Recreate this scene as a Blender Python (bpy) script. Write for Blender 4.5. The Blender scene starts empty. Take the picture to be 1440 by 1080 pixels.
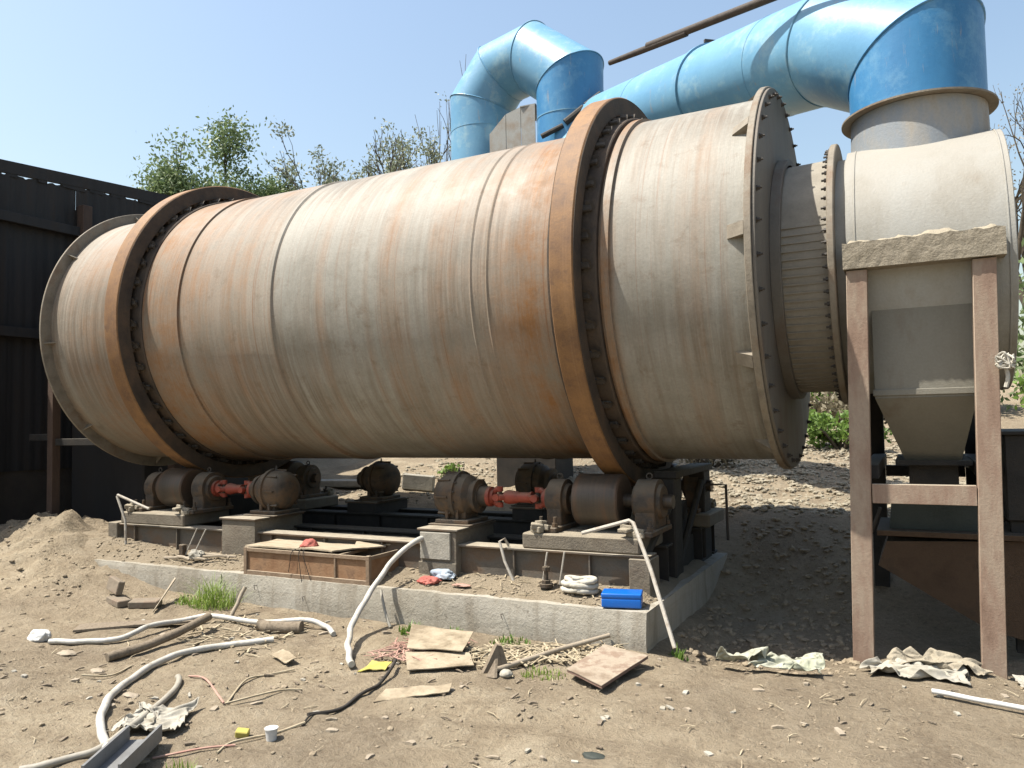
import bpy, bmesh, math, random
import numpy as np
from mathutils import Vector, Matrix, noise as mn
random.seed(7)
R = math.radians
scene = bpy.context.scene
C = scene.collection

# ------------------------------------------------------------------ camera
AX = 2.581                      # height of the drum's axis; the drum lies along X at y = 0
cam_d = bpy.data.cameras.new('camera')
cam = bpy.data.objects.new('camera', cam_d); C.objects.link(cam)
cam_d.sensor_fit = 'HORIZONTAL'; cam_d.sensor_width = 36.0
cam_d.lens = 36.0 * 1098 / 1440
cam_d.clip_start = 0.05; cam_d.clip_end = 2000
yaw, pitch, roll = R(-27.12), R(2.90), R(-1.07)
fw = Vector((math.sin(yaw)*math.cos(pitch), math.cos(yaw)*math.cos(pitch), math.sin(pitch)))
rt = Vector((math.cos(yaw), -math.sin(yaw), 0)); up = rt.cross(fw)
rt2 = rt*math.cos(roll) + up*math.sin(roll); up2 = up*math.cos(roll) - rt*math.sin(roll)
M = Matrix((rt2, up2, -fw)).transposed().to_4x4()
M.translation = Vector((2.961, -6.457, 1.5))
cam.matrix_world = M
scene.camera = cam

# ------------------------------------------------------------------ sky, sun, exposure
SUN = Vector((-0.41, -0.276, 0.961)).normalized()         # towards the sun
elev = math.asin(SUN.z); azim = math.atan2(SUN.x, SUN.y)
w = bpy.data.worlds.new('World'); scene.world = w; w.use_nodes = True
wn = w.node_tree; wn.nodes.clear()
sk = wn.nodes.new('ShaderNodeTexSky'); sk.sky_type = 'NISHITA'; sk.sun_disc = False
sk.sun_elevation = elev; sk.sun_rotation = azim
sk.air_density = 1.55; sk.dust_density = 2.8; sk.ozone_density = 0.8; sk.altitude = 50
bg = wn.nodes.new('ShaderNodeBackground'); bg.inputs['Strength'].default_value = 0.10
wo = wn.nodes.new('ShaderNodeOutputWorld')
wn.links.new(sk.outputs[0], bg.inputs[0]); wn.links.new(bg.outputs[0], wo.inputs[0])
sd = bpy.data.lights.new('sun', 'SUN'); sd.energy = 5.0; sd.angle = R(0.53); sd.color = (1.0, 0.94, 0.84)
so = bpy.data.objects.new('sun', sd); C.objects.link(so)
so.rotation_euler = SUN.to_track_quat('Z', 'Y').to_euler(); so.location = (-6, -4, 20)
vs = scene.view_settings
vs.view_transform = 'Standard'; vs.look = 'None'; vs.exposure = 1.05; vs.gamma = 1.0; vs.use_curve_mapping = False

# ------------------------------------------------------------------ materials
MATS = {}
def newmat(name):
    m = bpy.data.materials.new(name); m.use_nodes = True
    nt = m.node_tree; nt.nodes.clear()
    out = nt.nodes.new('ShaderNodeOutputMaterial'); b = nt.nodes.new('ShaderNodeBsdfPrincipled')
    nt.links.new(b.outputs[0], out.inputs[0])
    MATS[name] = m
    return m, nt, b
def nd(nt, t, **kw):
    n = nt.nodes.new('ShaderNode' + t)
    for k, v in kw.items(): setattr(n, k, v)
    return n
def setin(nt, n, key, v):
    s = n.inputs[key]
    if hasattr(v, 'is_linked') or isinstance(v, bpy.types.NodeSocket): nt.links.new(v, s)
    else: s.default_value = v
def coords(nt, kind='Object', scale=(1, 1, 1)):
    tc = nd(nt, 'TexCoord'); mp = nd(nt, 'Mapping'); mp.inputs['Scale'].default_value = scale
    nt.links.new(tc.outputs[kind], mp.inputs[0]); return mp.outputs[0]
def nz(nt, vec, scale, detail=6, rough=.6, dist=0):
    n = nd(nt, 'TexNoise'); nt.links.new(vec, n.inputs['Vector'])
    n.inputs['Scale'].default_value = scale; n.inputs['Detail'].default_value = detail
    n.inputs['Roughness'].default_value = rough; n.inputs['Distortion'].default_value = dist
    return n.outputs['Fac']
def ramp(nt, fac, stops, interp='LINEAR'):
    r = nd(nt, 'ValToRGB'); nt.links.new(fac, r.inputs[0]); e = r.color_ramp.elements
    r.color_ramp.interpolation = interp
    while len(e) < len(stops): e.new(0.5)
    for el, (p, c) in zip(e, stops):
        el.position = p
        el.color = (c, c, c, 1) if isinstance(c, (int, float)) else (*c, 1)
    return r.outputs[0]
def mix(nt, fac, a, b, mode='MIX'):
    m = nd(nt, 'Mix', data_type='RGBA', blend_type=mode)
    for key, v in ((0, fac), (6, a), (7, b)):
        s = m.inputs[key]
        if isinstance(v, bpy.types.NodeSocket): nt.links.new(v, s)
        elif isinstance(v, (int, float)): s.default_value = v if key == 0 else (v, v, v, 1)
        else: s.default_value = (*v, 1)
    return m.outputs[2]
def mth(nt, op, a, b=0.0, clamp=False):
    m = nd(nt, 'Math', operation=op); m.use_clamp = clamp
    for i, v in enumerate((a, b)):
        if isinstance(v, bpy.types.NodeSocket): nt.links.new(v, m.inputs[i])
        else: m.inputs[i].default_value = v
    return m.outputs[0]
KA = .66
def basecol(nt, b, col, k=None):
    setin(nt, b, 'Base Color', mix(nt, 1.0, col, KA if k is None else k, 'MULTIPLY'))
def bump(nt, b, h, strength=.3, dist=.02):
    bp = nd(nt, 'Bump'); bp.inputs['Strength'].default_value = strength; bp.inputs['Distance'].default_value = dist
    nt.links.new(h, bp.inputs['Height']); nt.links.new(bp.outputs[0], b.inputs['Normal'])
def mottled(name, cols, scale=3, rough=.7, bmp=.25, bdist=.01, stretch=(1, 1, 1), kind='Object', dust=None, fine=60, spec=.3, metal=0, lo=.3, hi=.7):
    m, nt, b = newmat(name)
    v = coords(nt, kind, stretch)
    n1 = nz(nt, v, scale, 8, .65); n = len(cols)
    col = ramp(nt, n1, [(lo + (hi - lo) * i / max(1, n - 1), c) for i, c in enumerate(cols)])
    v2 = coords(nt, kind)
    n2 = nz(nt, v2, fine, 4, .7)
    col = mix(nt, .24, col, ramp(nt, n2, [(.25, .45), (.7, 1.0)]), 'MULTIPLY')
    if dust:
        g = nd(nt, 'NewGeometry'); sx = nd(nt, 'SeparateXYZ'); nt.links.new(g.outputs['Normal'], sx.inputs[0])
        f = ramp(nt, sx.outputs[2], [(.25, 0.0), (.8, 1.0)])
        n3 = nz(nt, v2, 9, 5, .6)
        f = mth(nt, 'MULTIPLY', f, ramp(nt, n3, [(.3, .55), (.6, 1.0)]))
        col = mix(nt, f, col, dust)
    basecol(nt, b, col)
    b.inputs['Roughness'].default_value = rough; b.inputs['Specular IOR Level'].default_value = spec
    b.inputs['Metallic'].default_value = metal
    if bmp: bump(nt, b, mth(nt, 'ADD', n2, mth(nt, 'MULTIPLY', n1, 2.0)), bmp, bdist)
    return m

DUST = (.34, .29, .22)
# drum shell: pale weathered steel, rust bands and runs that follow the circumference (UV: u along the axis, v round it)
def drum_mat(name, base_lo, base_hi, rust, band_stops, amount=1.0):
    m, nt, b = newmat(name)
    vb = coords(nt, 'UV', (3.2, .10, 1)); band = nz(nt, vb, 1.0, 7, .62, .2)
    vs_ = coords(nt, 'UV', (13, .9, 1)); streak = nz(nt, vs_, 1.0, 7, .68, .8)
    vt = coords(nt, 'UV', (60, 5.5, 1)); thin = nz(nt, vt, 1.0, 3, .6, .4)
    vm = coords(nt, 'UV', (1, 1, 1)); mott = nz(nt, vm, 2.2, 8, .7); fine = nz(nt, vm, 45, 5, .75)
    col = mix(nt, ramp(nt, mott, [(.35, 0.0), (.66, 1.0)]), base_lo, base_hi)
    col = mix(nt, mth(nt, 'MULTIPLY', ramp(nt, streak, [(.46, 0.0), (.66, 1.0)]), .42), col, (.235, .195, .145))
    tc = nd(nt, 'TexCoord'); sp = nd(nt, 'SeparateXYZ'); nt.links.new(tc.outputs['UV'], sp.inputs[0])
    mr = nd(nt, 'MapRange'); nt.links.new(sp.outputs[0], mr.inputs[0])
    mr.inputs[1].default_value = -5.2; mr.inputs[2].default_value = 2.2
    prof = ramp(nt, mr.outputs[0], [((x + 5.2) / 7.4, v) for x, v in band_stops])
    rf = mth(nt, 'ADD', mth(nt, 'MULTIPLY', ramp(nt, band, [(.50, 0.0), (.70, 1.0)]), .6), prof, True)
    rf = mth(nt, 'MULTIPLY', rf, mth(nt, 'ADD', ramp(nt, mott, [(.34, .22), (.60, 1.0)]), mth(nt, 'MULTIPLY', ramp(nt, thin, [(.45, 0.0), (.65, 1.0)]), .2)), True)
    col = mix(nt, mth(nt, 'MULTIPLY', rf, amount), col, rust)
    blot = nz(nt, vm, 5.5, 8, .72, .3)
    col = mix(nt, mth(nt, 'MULTIPLY', ramp(nt, blot, [(.56, 0.0), (.66, 1.0)]), .42), col, (.21, .145, .09))
    gm = mth(nt, 'MULTIPLY', ramp(nt, nz(nt, coords(nt, 'UV', (.55, .8, 1)), 1.0, 3, .5), [(.42, 0.0), (.62, 1.0)]), ramp(nt, nz(nt, coords(nt, 'UV', (22, .8, 1)), 1.0, 6, .7, .5), [(.40, 0.0), (.62, 1.0)]))
    col = mix(nt, mth(nt, 'MULTIPLY', gm, .68), col, (.165, .125, .085))
    rs = nz(nt, coords(nt, 'UV', (42, .30, 1)), 1.0, 4, .65, .25)
    col = mix(nt, mth(nt, 'MULTIPLY', ramp(nt, rs, [(.60, 0.0), (.67, 1.0)]), mth(nt, 'ADD', mth(nt, 'MULTIPLY', prof, .6), .34)), col, (.27, .13, .06))
    scr = nz(nt, coords(nt, 'UV', (150, 1.6, 1)), 1.0, 2, .5, .3)
    col = mix(nt, mth(nt, 'MULTIPLY', ramp(nt, scr, [(.66, 0.0), (.72, 1.0)]), .3), col, (.50, .45, .38))
    col = mix(nt, .35, col, ramp(nt, fine, [(.3, .5), (.65, 1.0)]), 'MULTIPLY')
    basecol(nt, b, col)
    setin(nt, b, 'Roughness', ramp(nt, mott, [(.3, .5), (.7, .72)]))
    b.inputs['Specular IOR Level'].default_value = .35
    bump(nt, b, mth(nt, 'ADD', fine, mth(nt, 'ADD', thin, mth(nt, 'MULTIPLY', mott, 3.0))), .22, .006)
    return m
drum_mat('drum', (.30, .29, .245), (.445, .445, .40), (.34, .165, .06),
         [(-5.2, .15), (-4.3, .45), (-3.6, .90), (-3.2, .88), (-3.0, .45), (-2.1, .28), (-1.9, .08), (-.5, .10), (.0, .35), (.4, .75), (.8, .90), (1.1, .75), (1.2, .14), (2.2, .03)])
m, nt, b = newmat('tyre')
v = coords(nt, 'UV', (60, .5, 1)); s1 = nz(nt, v, 1, 4, .6); v2 = coords(nt, 'UV'); s2 = nz(nt, v2, 3, 8, .7); s3 = nz(nt, v2, 70, 3, .7)
col = mix(nt, ramp(nt, s2, [(.35, 0.0), (.65, 1.0)]), (.36, .185, .062), (.20, .10, .042))
col = mix(nt, mth(nt, 'MULTIPLY', ramp(nt, s1, [(.52, 0.0), (.66, 1.0)]), .28), col, (.40, .235, .12))
sb1 = nz(nt, v2, 7, 8, .75, .3)
col = mix(nt, mth(nt, 'MULTIPLY', ramp(nt, sb1, [(.52, 0.0), (.64, 1.0)]), .6), col, (.14, .075, .04))
col = mix(nt, .4, col, ramp(nt, s3, [(.3, .5), (.7, 1.0)]), 'MULTIPLY')
basecol(nt, b, col); b.inputs['Roughness'].default_value = .7; bump(nt, b, mth(nt, 'ADD', s3, s1), .25, .004)
mottled('tyre_side_shade', [(.06, .048, .04), (.10, .075, .055), (.15, .10, .065)], 5, .75, .4)  # shade on the ring's side faces and recess put into a dark colour
mottled('pad', [(.05, .042, .036), (.10, .082, .065)], 8, .75, .4, dust=(.13, .11, .085))
mottled('flange_steel', [(.20, .17, .13), (.32, .28, .22), (.24, .16, .10)], 4, .65, .3, fine=50)
mottled('plate_steel', [(.14, .128, .11), (.21, .19, .16), (.17, .12, .085)], 2.2, .65, .25, stretch=(1, 1, .5))
mottled('hood_steel', [(.27, .215, .155), (.345, .325, .275), (.41, .40, .36), (.44, .44, .41), (.36, .32, .26)], 2.1, .6, .25, stretch=(1, 1, .4), dust=(.39, .37, .325), lo=.22, hi=.72)
mottled('hopper_steel', [(.185, .175, .14), (.25, .235, .19), (.275, .26, .215), (.21, .17, .125)], 1.6, .6, .2, stretch=(1, 1, .4))
mottled('neck_seal', [(.30, .27, .22), (.42, .385, .32)], 4, .75, .3)
mottled('dark_steel_and_shade', [(.022, .021, .020), (.036, .033, .030), (.05, .042, .035)], 6, .7, .3, dust=(.09, .08, .062))  # near-black steel; also carries painted shade on far piers, thrust pier and beams
mottled('bolt_steel', [(.05, .045, .04), (.11, .09, .07)], 12, .55, .2)
mottled('roller_steel', [(.07, .058, .048), (.11, .09, .07), (.16, .10, .065)], 3, .45, .15, stretch=(6, .4, .4), metal=.3)
mottled('cast_iron', [(.055, .046, .038), (.09, .072, .055), (.15, .095, .055), (.08, .066, .052)], 7, .7, .45, dust=(.21, .175, .13))
mottled('red_paint', [(.30, .045, .028), (.42, .085, .05), (.25, .06, .04)], 6, .55, .25, dust=(.40, .20, .14))
mottled('beam_steel', [(.10, .088, .074), (.155, .135, .11), (.17, .115, .075), (.12, .10, .08)], 4, .7, .3, stretch=(.6, 1, 1), dust=(.46, .41, .32))
mottled('column_paint', [(.25, .165, .12), (.34, .235, .175), (.42, .33, .25), (.30, .195, .145)], 3.0, .75, .25, stretch=(2, 2, .6), dust=(.45, .39, .30))
mottled('crusted_beam', [(.30, .265, .20), (.38, .335, .26), (.26, .225, .165)], 7, .95, .5, .02, dust=(.42, .37, .28))
mottled('concrete', [(.37, .335, .265), (.48, .44, .36), (.55, .515, .44), (.41, .36, .28)], 1.8, .9, .35, .012, stretch=(1, 1, .5), fine=80, dust=(.34, .285, .205))
m, nt, b = newmat('plinth_concrete')
v = coords(nt, 'Object'); a = nz(nt, v, 1.6, 8, .7); f = nz(nt, v, 60, 5, .75); st = nz(nt, coords(nt, 'Object', (7, 7, .7)), 1.3, 6, .65, .4); lay = nz(nt, coords(nt, 'Object', (.35, .35, 16)), 1.0, 4, .6); pit = nz(nt, v, 17, 6, .7)
col = ramp(nt, a, [(.3, (.36, .325, .255)), (.5, (.47, .435, .36)), (.7, (.53, .50, .43))])
col = mix(nt, mth(nt, 'MULTIPLY', ramp(nt, st, [(.50, 0.0), (.66, 1.0)]), .55), col, (.25, .205, .145))
col = mix(nt, mth(nt, 'MULTIPLY', ramp(nt, lay, [(.55, 0.0), (.68, 1.0)]), .35), col, (.30, .255, .19))
col = mix(nt, mth(nt, 'MULTIPLY', ramp(nt, pit, [(.62, 0.0), (.68, 1.0)]), .5), col, (.19, .16, .12))
col = mix(nt, .25, col, ramp(nt, f, [(.3, .5), (.7, 1.0)]), 'MULTIPLY')
basecol(nt, b, col); b.inputs['Roughness'].default_value = .92
bump(nt, b, mth(nt, 'ADD', f, mth(nt, 'ADD', mth(nt, 'MULTIPLY', a, 2.0), mth(nt, 'MULTIPLY', pit, -1.5))), .5, .014)
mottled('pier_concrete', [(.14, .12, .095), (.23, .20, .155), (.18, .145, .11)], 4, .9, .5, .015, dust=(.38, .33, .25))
mottled('patch_plaster', [(.34, .32, .27), (.52, .49, .42)], 9, .9, .5, .01)
mottled('crate_rust', [(.22, .115, .062), (.30, .165, .088), (.36, .215, .12), (.20, .12, .075)], 6, .8, .35)
mottled('crate_trim', [(.24, .165, .11), (.34, .25, .17)], 9, .85, .4, dust=(.40, .33, .24))
mottled('plywood', [(.30, .235, .155), (.46, .38, .27), (.53, .45, .33), (.38, .30, .2)], 5, .85, .3, stretch=(1, 4, 3))
mottled('slab_board', [(.28, .215, .155), (.38, .31, .235), (.45, .38, .295), (.32, .235, .175)], 6, .9, .5, lo=.35, hi=.62)
mottled('slab_edge', [(.24, .15, .12), (.30, .20, .16)], 9, .9, .3)
mottled('card', [(.27, .215, .145), (.40, .33, .23), (.50, .42, .305)], 6, .9, .3, lo=.36, hi=.58)
mottled('hose_white', [(.36, .32, .25), (.58, .56, .50), (.68, .66, .61), (.50, .46, .38)], 9, .5, .15)
mottled('hose_grey', [(.36, .33, .27), (.50, .47, .40)], 9, .6, .15)
mottled('old_wood', [(.19, .15, .105), (.30, .245, .18), (.14, .11, .08)], 5, .9, .5, stretch=(5, 5, 1))
mottled('pale_wood', [(.36, .30, .22), (.48, .41, .32)], 5, .9, .4)
mottled('brick_dusty', [(.22, .18, .135), (.30, .25, .19), (.27, .19, .14)], 9, .95, .5)
mottled('sack', [(.40, .37, .295), (.50, .47, .40), (.31, .275, .205)], 5, .8, .3)
mottled('sack_green', [(.38, .40, .29), (.52, .52, .42), (.27, .27, .18)], 6, .75, .3)
mottled('rope', [(.58, .54, .45), (.68, .65, .57)], 12, .9, .5)
mottled('rod_pale', [(.48, .44, .37), (.58, .54, .47), (.33, .26, .19)], 14, .7, .2)
mottled('blue_box', [(.0, .14, .62), (.0, .17, .70)], 3, .35, .02, spec=.5)
mottled('white_plastic', [(.72, .72, .70), (.80, .80, .78)], 5, .5, .1)
mottled('yellow_paper', [(.42, .36, .07), (.55, .48, .12), (.34, .29, .12)], 6, .7, .2)
mottled('red_fibre', [(.42, .075, .06), (.55, .20, .16)], 9, .8, .1)
mottled('pink_litter', [(.48, .24, .19), (.58, .40, .32)], 9, .9, .1)
mottled('blue_litter', [(.30, .38, .48), (.50, .56, .62)], 9, .6, .1)
mottled('cable_black', [(.03, .028, .025), (.07, .06, .05)], 9, .7, .2)
mottled('grey_channel', [(.30, .31, .31), (.20, .20, .20)], 5, .5, .2)
mottled('shed_sheet', [(.030, .027, .026), (.046, .042, .040), (.055, .040, .030)], 1.5, .75, .2, stretch=(1, 2.5, .3))
mottled('shed_post', [(.085, .055, .042), (.13, .085, .062)], 4, .8, .3, stretch=(2, 2, .5))
mottled('shed_masonry', [(.07, .055, .045), (.10, .08, .062)], 3, .9, .5)
mottled('pole_steel', [(.06, .052, .048), (.10, .082, .07), (.045, .038, .036)], 5, .75, .3)
mottled('bark', [(.09, .075, .055), (.15, .125, .095)], 9, .95, .5)
mottled('fan_sheet', [(.38, .38, .35), (.46, .46, .43), (.36, .27, .19)], 2.5, .7, .2)
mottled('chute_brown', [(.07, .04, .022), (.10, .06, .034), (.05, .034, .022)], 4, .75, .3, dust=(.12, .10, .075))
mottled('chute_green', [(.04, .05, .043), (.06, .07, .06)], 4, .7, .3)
mottled('gravel', [(.36, .31, .22), (.48, .43, .33), (.28, .24, .17), (.55, .51, .42)], 20, .95, .4)
mottled('clod', [(.30, .24, .165), (.40, .33, .235), (.34, .275, .19)], 14, .98, .6)
mottled('straw', [(.46, .38, .25), (.56, .48, .34), (.34, .26, .16)], 14, .95, .1)
mottled('dirt', [(.29, .235, .16), (.38, .315, .225), (.33, .265, .18)], 4, .98, .9, .03)
def paint_blue(name, c1, c2, c3, st=(1, 1, 1)):
    m, nt, b = newmat(name)
    v = coords(nt, 'Object', st); a = nz(nt, v, 1.1, 6, .6, .3); v2 = coords(nt, 'Object'); f = nz(nt, v2, 25, 5, .7); g = nz(nt, v2, 3.4, 8, .75)
    col = mix(nt, ramp(nt, a, [(.35, 0.0), (.65, 1.0)]), c1, c2)
    col = mix(nt, mth(nt, 'MULTIPLY', ramp(nt, g, [(.52, 0.0), (.68, 1.0)]), .8), col, c3)
    rs = nz(nt, coords(nt, 'Object', (6, 6, .8)), 2.6, 6, .7)
    col = mix(nt, mth(nt, 'MULTIPLY', ramp(nt, rs, [(.61, 0.0), (.72, 1.0)]), .6), col, (.33, .28, .22))
    col = mix(nt, .2, col, ramp(nt, f, [(.3, .6), (.7, 1.0)]), 'MULTIPLY')
    basecol(nt, b, col, .9); b.inputs['Roughness'].default_value = .38; b.inputs['Specular IOR Level'].default_value = .5
    bump(nt, b, mth(nt, 'ADD', mth(nt, 'MULTIPLY', g, 2.0), f), .12, .01)
paint_blue('duct_blue', (.10, .26, .42), (.145, .33, .48), (.27, .42, .49))
paint_blue('duct_blue_shade', (.028, .165, .36), (.05, .215, .42), (.12, .29, .46), (2, 2, .6))  # shaded copy of the duct paint, a deeper blue than the lit one
mottled('collar_steel', [(.36, .30, .23), (.44, .42, .38), (.33, .37, .41), (.40, .39, .36)], 2.2, .6, .25, stretch=(1.4, 1.4, .6))
def leafmat(name, c1, c2):
    m, nt, b = newmat(name)
    o = nd(nt, 'NewGeometry'); v = coords(nt, 'Object'); n = nz(nt, v, 1.2, 3, .6)
    col = mix(nt, o.outputs['Random Per Island'], c1, c2)
    col = mix(nt, .4, col, ramp(nt, n, [(.3, .5), (.7, 1.2)]), 'MULTIPLY')
    basecol(nt, b, col, .8); b.inputs['Roughness'].default_value = .55
    try: b.inputs['Transmission Weight'].default_value = 0
    except Exception: pass
    tr = nd(nt, 'BsdfTranslucent'); setin(nt, tr, 'Color', col); ms = nd(nt, 'MixShader'); ms.inputs[0].default_value = .3
    out = [q for q in nt.nodes if q.type == 'OUTPUT_MATERIAL'][0]
    nt.links.new(b.outputs[0], ms.inputs[1]); nt.links.new(tr.outputs[0], ms.inputs[2]); nt.links.new(ms.outputs[0], out.inputs[0])
leafmat('leaf_green', (.13, .20, .075), (.22, .29, .125))
leafmat('leaf_grey', (.18, .215, .13), (.26, .29, .19))
leafmat('leaf_bright', (.12, .22, .035), (.20, .31, .06))
leafmat('grass_blade', (.17, .27, .035), (.30, .40, .09))
leafmat('leaf_dry', (.20, .17, .10), (.32, .28, .19))

# ground: dry trodden mud
m, nt, b = newmat('ground')
v = coords(nt, 'Object'); big = nz(nt, v, .55, 5, .6); med = nz(nt, v, 3.2, 8, .68, .4); fin = nz(nt, v, 26, 7, .75); vf = nz(nt, v, 110, 3, .7)
col = ramp(nt, med, [(.28, (.235, .185, .125)), (.42, (.32, .26, .18)), (.55, (.385, .32, .226)), (.72, (.45, .385, .285))])
col = mix(nt, ramp(nt, big, [(.38, 0.0), (.60, .75)]), col, (.235, .19, .135))
col = mix(nt, mth(nt, 'MULTIPLY', ramp(nt, nz(nt, v, 1.3, 6, .7, .8), [(.55, 0.0), (.66, 1.0)]), .5), col, (.175, .135, .095))
col = mix(nt, mth(nt, 'MULTIPLY', ramp(nt, fin, [(.53, 0.0), (.70, 1.0)]), .45), col, (.47, .41, .31))
col = mix(nt, mth(nt, 'MULTIPLY', ramp(nt, fin, [(.32, 1.0), (.45, 0.0)]), .7), col, (.135, .10, .068))
vo = nd(nt, 'TexVoronoi'); nt.links.new(v, vo.inputs['Vector']); vo.inputs['Scale'].default_value = 22
peb = mth(nt, 'MULTIPLY', ramp(nt, vo.outputs['Distance'], [(.10, 1.0), (.2, 0.0)]), ramp(nt, nz(nt, v, 5, 3, .6), [(.5, 0.0), (.62, 1.0)]))
col = mix(nt, mth(nt, 'MULTIPLY', peb, .6), col, (.50, .44, .34))
col = mix(nt, .3, col, ramp(nt, vf, [(.3, .5), (.7, 1.0)]), 'MULTIPLY')
basecol(nt, b, col, .94); b.inputs['Roughness'].default_value = .97; b.inputs['Specular IOR Level'].default_value = .15
hh = mth(nt, 'ADD', mth(nt, 'MULTIPLY', med, 1.2), mth(nt, 'ADD', mth(nt, 'MULTIPLY', fin, .9), mth(nt, 'ADD', mth(nt, 'MULTIPLY', vf, .25), mth(nt, 'MULTIPLY', peb, .35))))
bump(nt, b, hh, 1.0, .045)

# ------------------------------------------------------------------ mesh helpers
class MB:
    def __init__(s): s.bm = bmesh.new(); s.uv = None
    def box(s, c, size, rot=(0, 0, 0), bev=0.0, seg=1):
        from mathutils import Euler
        mat = Matrix.Translation(c) @ Euler(rot).to_matrix().to_4x4() @ Matrix.Diagonal((*size, 1))
        r = bmesh.ops.create_cube(s.bm, size=1, matrix=mat)
        if bev:
            es = list({e for vv in r['verts'] for e in vv.link_edges})
            bmesh.ops.bevel(s.bm, geom=es, offset=bev, segments=seg, profile=.6, affect='EDGES')
        return s
    def b2(s, x0, x1, y0, y1, z0, z1, bev=0.0, seg=1):
        return s.box(((x0+x1)/2, (y0+y1)/2, (z0+z1)/2), (x1-x0, y1-y0, z1-z0), (0, 0, 0), bev, seg)
    def rings(s, rings, closed=False, cap0=True, cap1=True):
        vr = [[s.bm.verts.new(p) for p in ring] for ring in rings]; n = len(vr[0])
        rng = range(len(vr) if closed else len(vr) - 1)
        for i in rng:
            a, b_ = vr[i], vr[(i+1) % len(vr)]
            for j in range(n):
                try: s.bm.faces.new((a[j], a[(j+1) % n], b_[(j+1) % n], b_[j]))
                except ValueError: pass
        if not closed:
            if cap0: s.bm.faces.new(list(reversed(vr[0])))
            if cap1: s.bm.faces.new(vr[-1])
        return vr
    def cyl(s, p0, p1, r0, r1=None, seg=20, cap=True):
        r1 = r0 if r1 is None else r1
        p0, p1 = Vector(p0), Vector(p1); d = (p1-p0).normalized()
        u = d.orthogonal().normalized(); v = d.cross(u)
        f = lambda p, r: [p + (u*math.cos(t) + v*math.sin(t))*r for t in (2*math.pi*k/seg for k in range(seg))]
        s.rings([f(p0, r0), f(p1, r1)], False, cap, cap); return s
    def lathe(s, prof, origin, axis='X', seg=48, caps=(True, True)):
        o = Vector(origin); rr = []
        for a, r in prof:
            ring = []
            for k in range(seg):
                t = 2*math.pi*k/seg; c_, s_ = math.cos(t)*r, math.sin(t)*r
                ring.append(o + (Vector((a, -s_, c_)) if axis == 'X' else Vector((c_, a, s_)) if axis == 'Y' else Vector((c_, s_, a))))
            rr.append(ring)
        s.rings(rr, False, *caps); return s
    def tube(s, path, r, seg=10, cap=True):
        P = [Vector(p) for p in path]; n = len(P)
        rad = r if isinstance(r, (list, tuple)) else [r]*n
        t0 = (P[1]-P[0]).normalized(); u = t0.orthogonal().normalized(); rr = []
        for i in range(n):
            t = (P[min(i+1, n-1)]-P[max(i-1, 0)]).normalized()
            u = (u - t*u.dot(t)).normalized(); v = t.cross(u)
            rr.append([P[i] + (u*math.cos(a)+v*math.sin(a))*rad[i] for a in (2*math.pi*k/seg for k in range(seg))])
        s.rings(rr, False, cap, cap); return s
    def prism(s, pts, d):
        d = Vector(d); a = [s.bm.verts.new(p) for p in pts]; b_ = [s.bm.verts.new(Vector(p)+d) for p in pts]; n = len(pts)
        s.bm.faces.new(list(reversed(a))); s.bm.faces.new(b_)
        for i in range(n): s.bm.faces.new((a[i], a[(i+1) % n], b_[(i+1) % n], b_[i]))
        return s
    def grid(s, nx, ny, f):
        vv = [[s.bm.verts.new(f(i/(nx-1), j/(ny-1))) for j in range(ny)] for i in range(nx)]
        for i in range(nx-1):
            for j in range(ny-1): s.bm.faces.new((vv[i][j], vv[i+1][j], vv[i+1][j+1], vv[i][j+1]))
        return s
    def mesh(s, name, smooth=35, uvcyl=None):
        bmesh.ops.recalc_face_normals(s.bm, faces=s.bm.faces)
        if uvcyl:
            lay = s.bm.loops.layers.uv.new('UVMap')
            for f in s.bm.faces:
                c = f.calc_center_median(); tc = math.atan2(-c.y, c.z-uvcyl[0])
                for l in f.loops:
                    t = math.atan2(-l.vert.co.y, l.vert.co.z-uvcyl[0])
                    if t-tc > math.pi: t -= 2*math.pi
                    if tc-t > math.pi: t += 2*math.pi
                    l[lay].uv = (l.vert.co.x, t*uvcyl[1])
        me = bpy.data.meshes.new(name); s.bm.to_mesh(me); s.bm.free()
        if smooth:
            me.polygons.foreach_set('use_smooth', [True]*len(me.polygons))
            if smooth < 180: me.set_sharp_from_angle(angle=R(smooth))
        return me
def fix(o, label=None, cat=None, group=None, kind=None):
    if label: o['label'] = label
    if cat: o['category'] = cat
    if group: o['group'] = group
    if kind: o['kind'] = kind
    return o
def thing(name, label, cat, loc=(0, 0, 0), rz=0.0, group=None):
    o = bpy.data.objects.new(name, None); C.objects.link(o); o.empty_display_size = .2
    o.location = loc; o.rotation_euler = (0, 0, rz)
    return fix(o, label, cat, group)
def obj(name, me, mat, parent=None, loc=None, rot=None, label=None, kind=None, local=False):
    """meshes are modelled in world coordinates unless local / loc is given"""
    if isinstance(me, MB): me = me.mesh(name)
    if mat and not me.materials: me.materials.append(MATS[mat])
    o = bpy.data.objects.new(name, me); C.objects.link(o)
    if parent:
        o.parent = parent
        if not local and parent.type == 'EMPTY': o.location = -Vector(parent.location)
    if loc is not None:
        off = Vector(parent.location) if (parent and parent.type == 'EMPTY' and not local) else Vector((0, 0, 0))
        o.location = Vector(loc) - off
    if rot is not None: o.rotation_euler = rot
    return fix(o, label=label, kind=kind)
def single(name, me, mat, label, cat, loc=None, rot=None, group=None):
    return fix(obj(name, me, mat, None, loc, rot), label, cat, group)
def copy_tree(o, loc, rz=None, label=None, parent=None):
    c = o.copy(); C.objects.link(c); c.parent = parent
    if loc is not None: c.location = loc
    if rz is not None: c.rotation_euler = (0, 0, rz)
    if label: c['label'] = label
    for ch in [k for k in bpy.data.objects if k.parent == o]: copy_tree(ch, None, parent=c)
    return c
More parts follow.
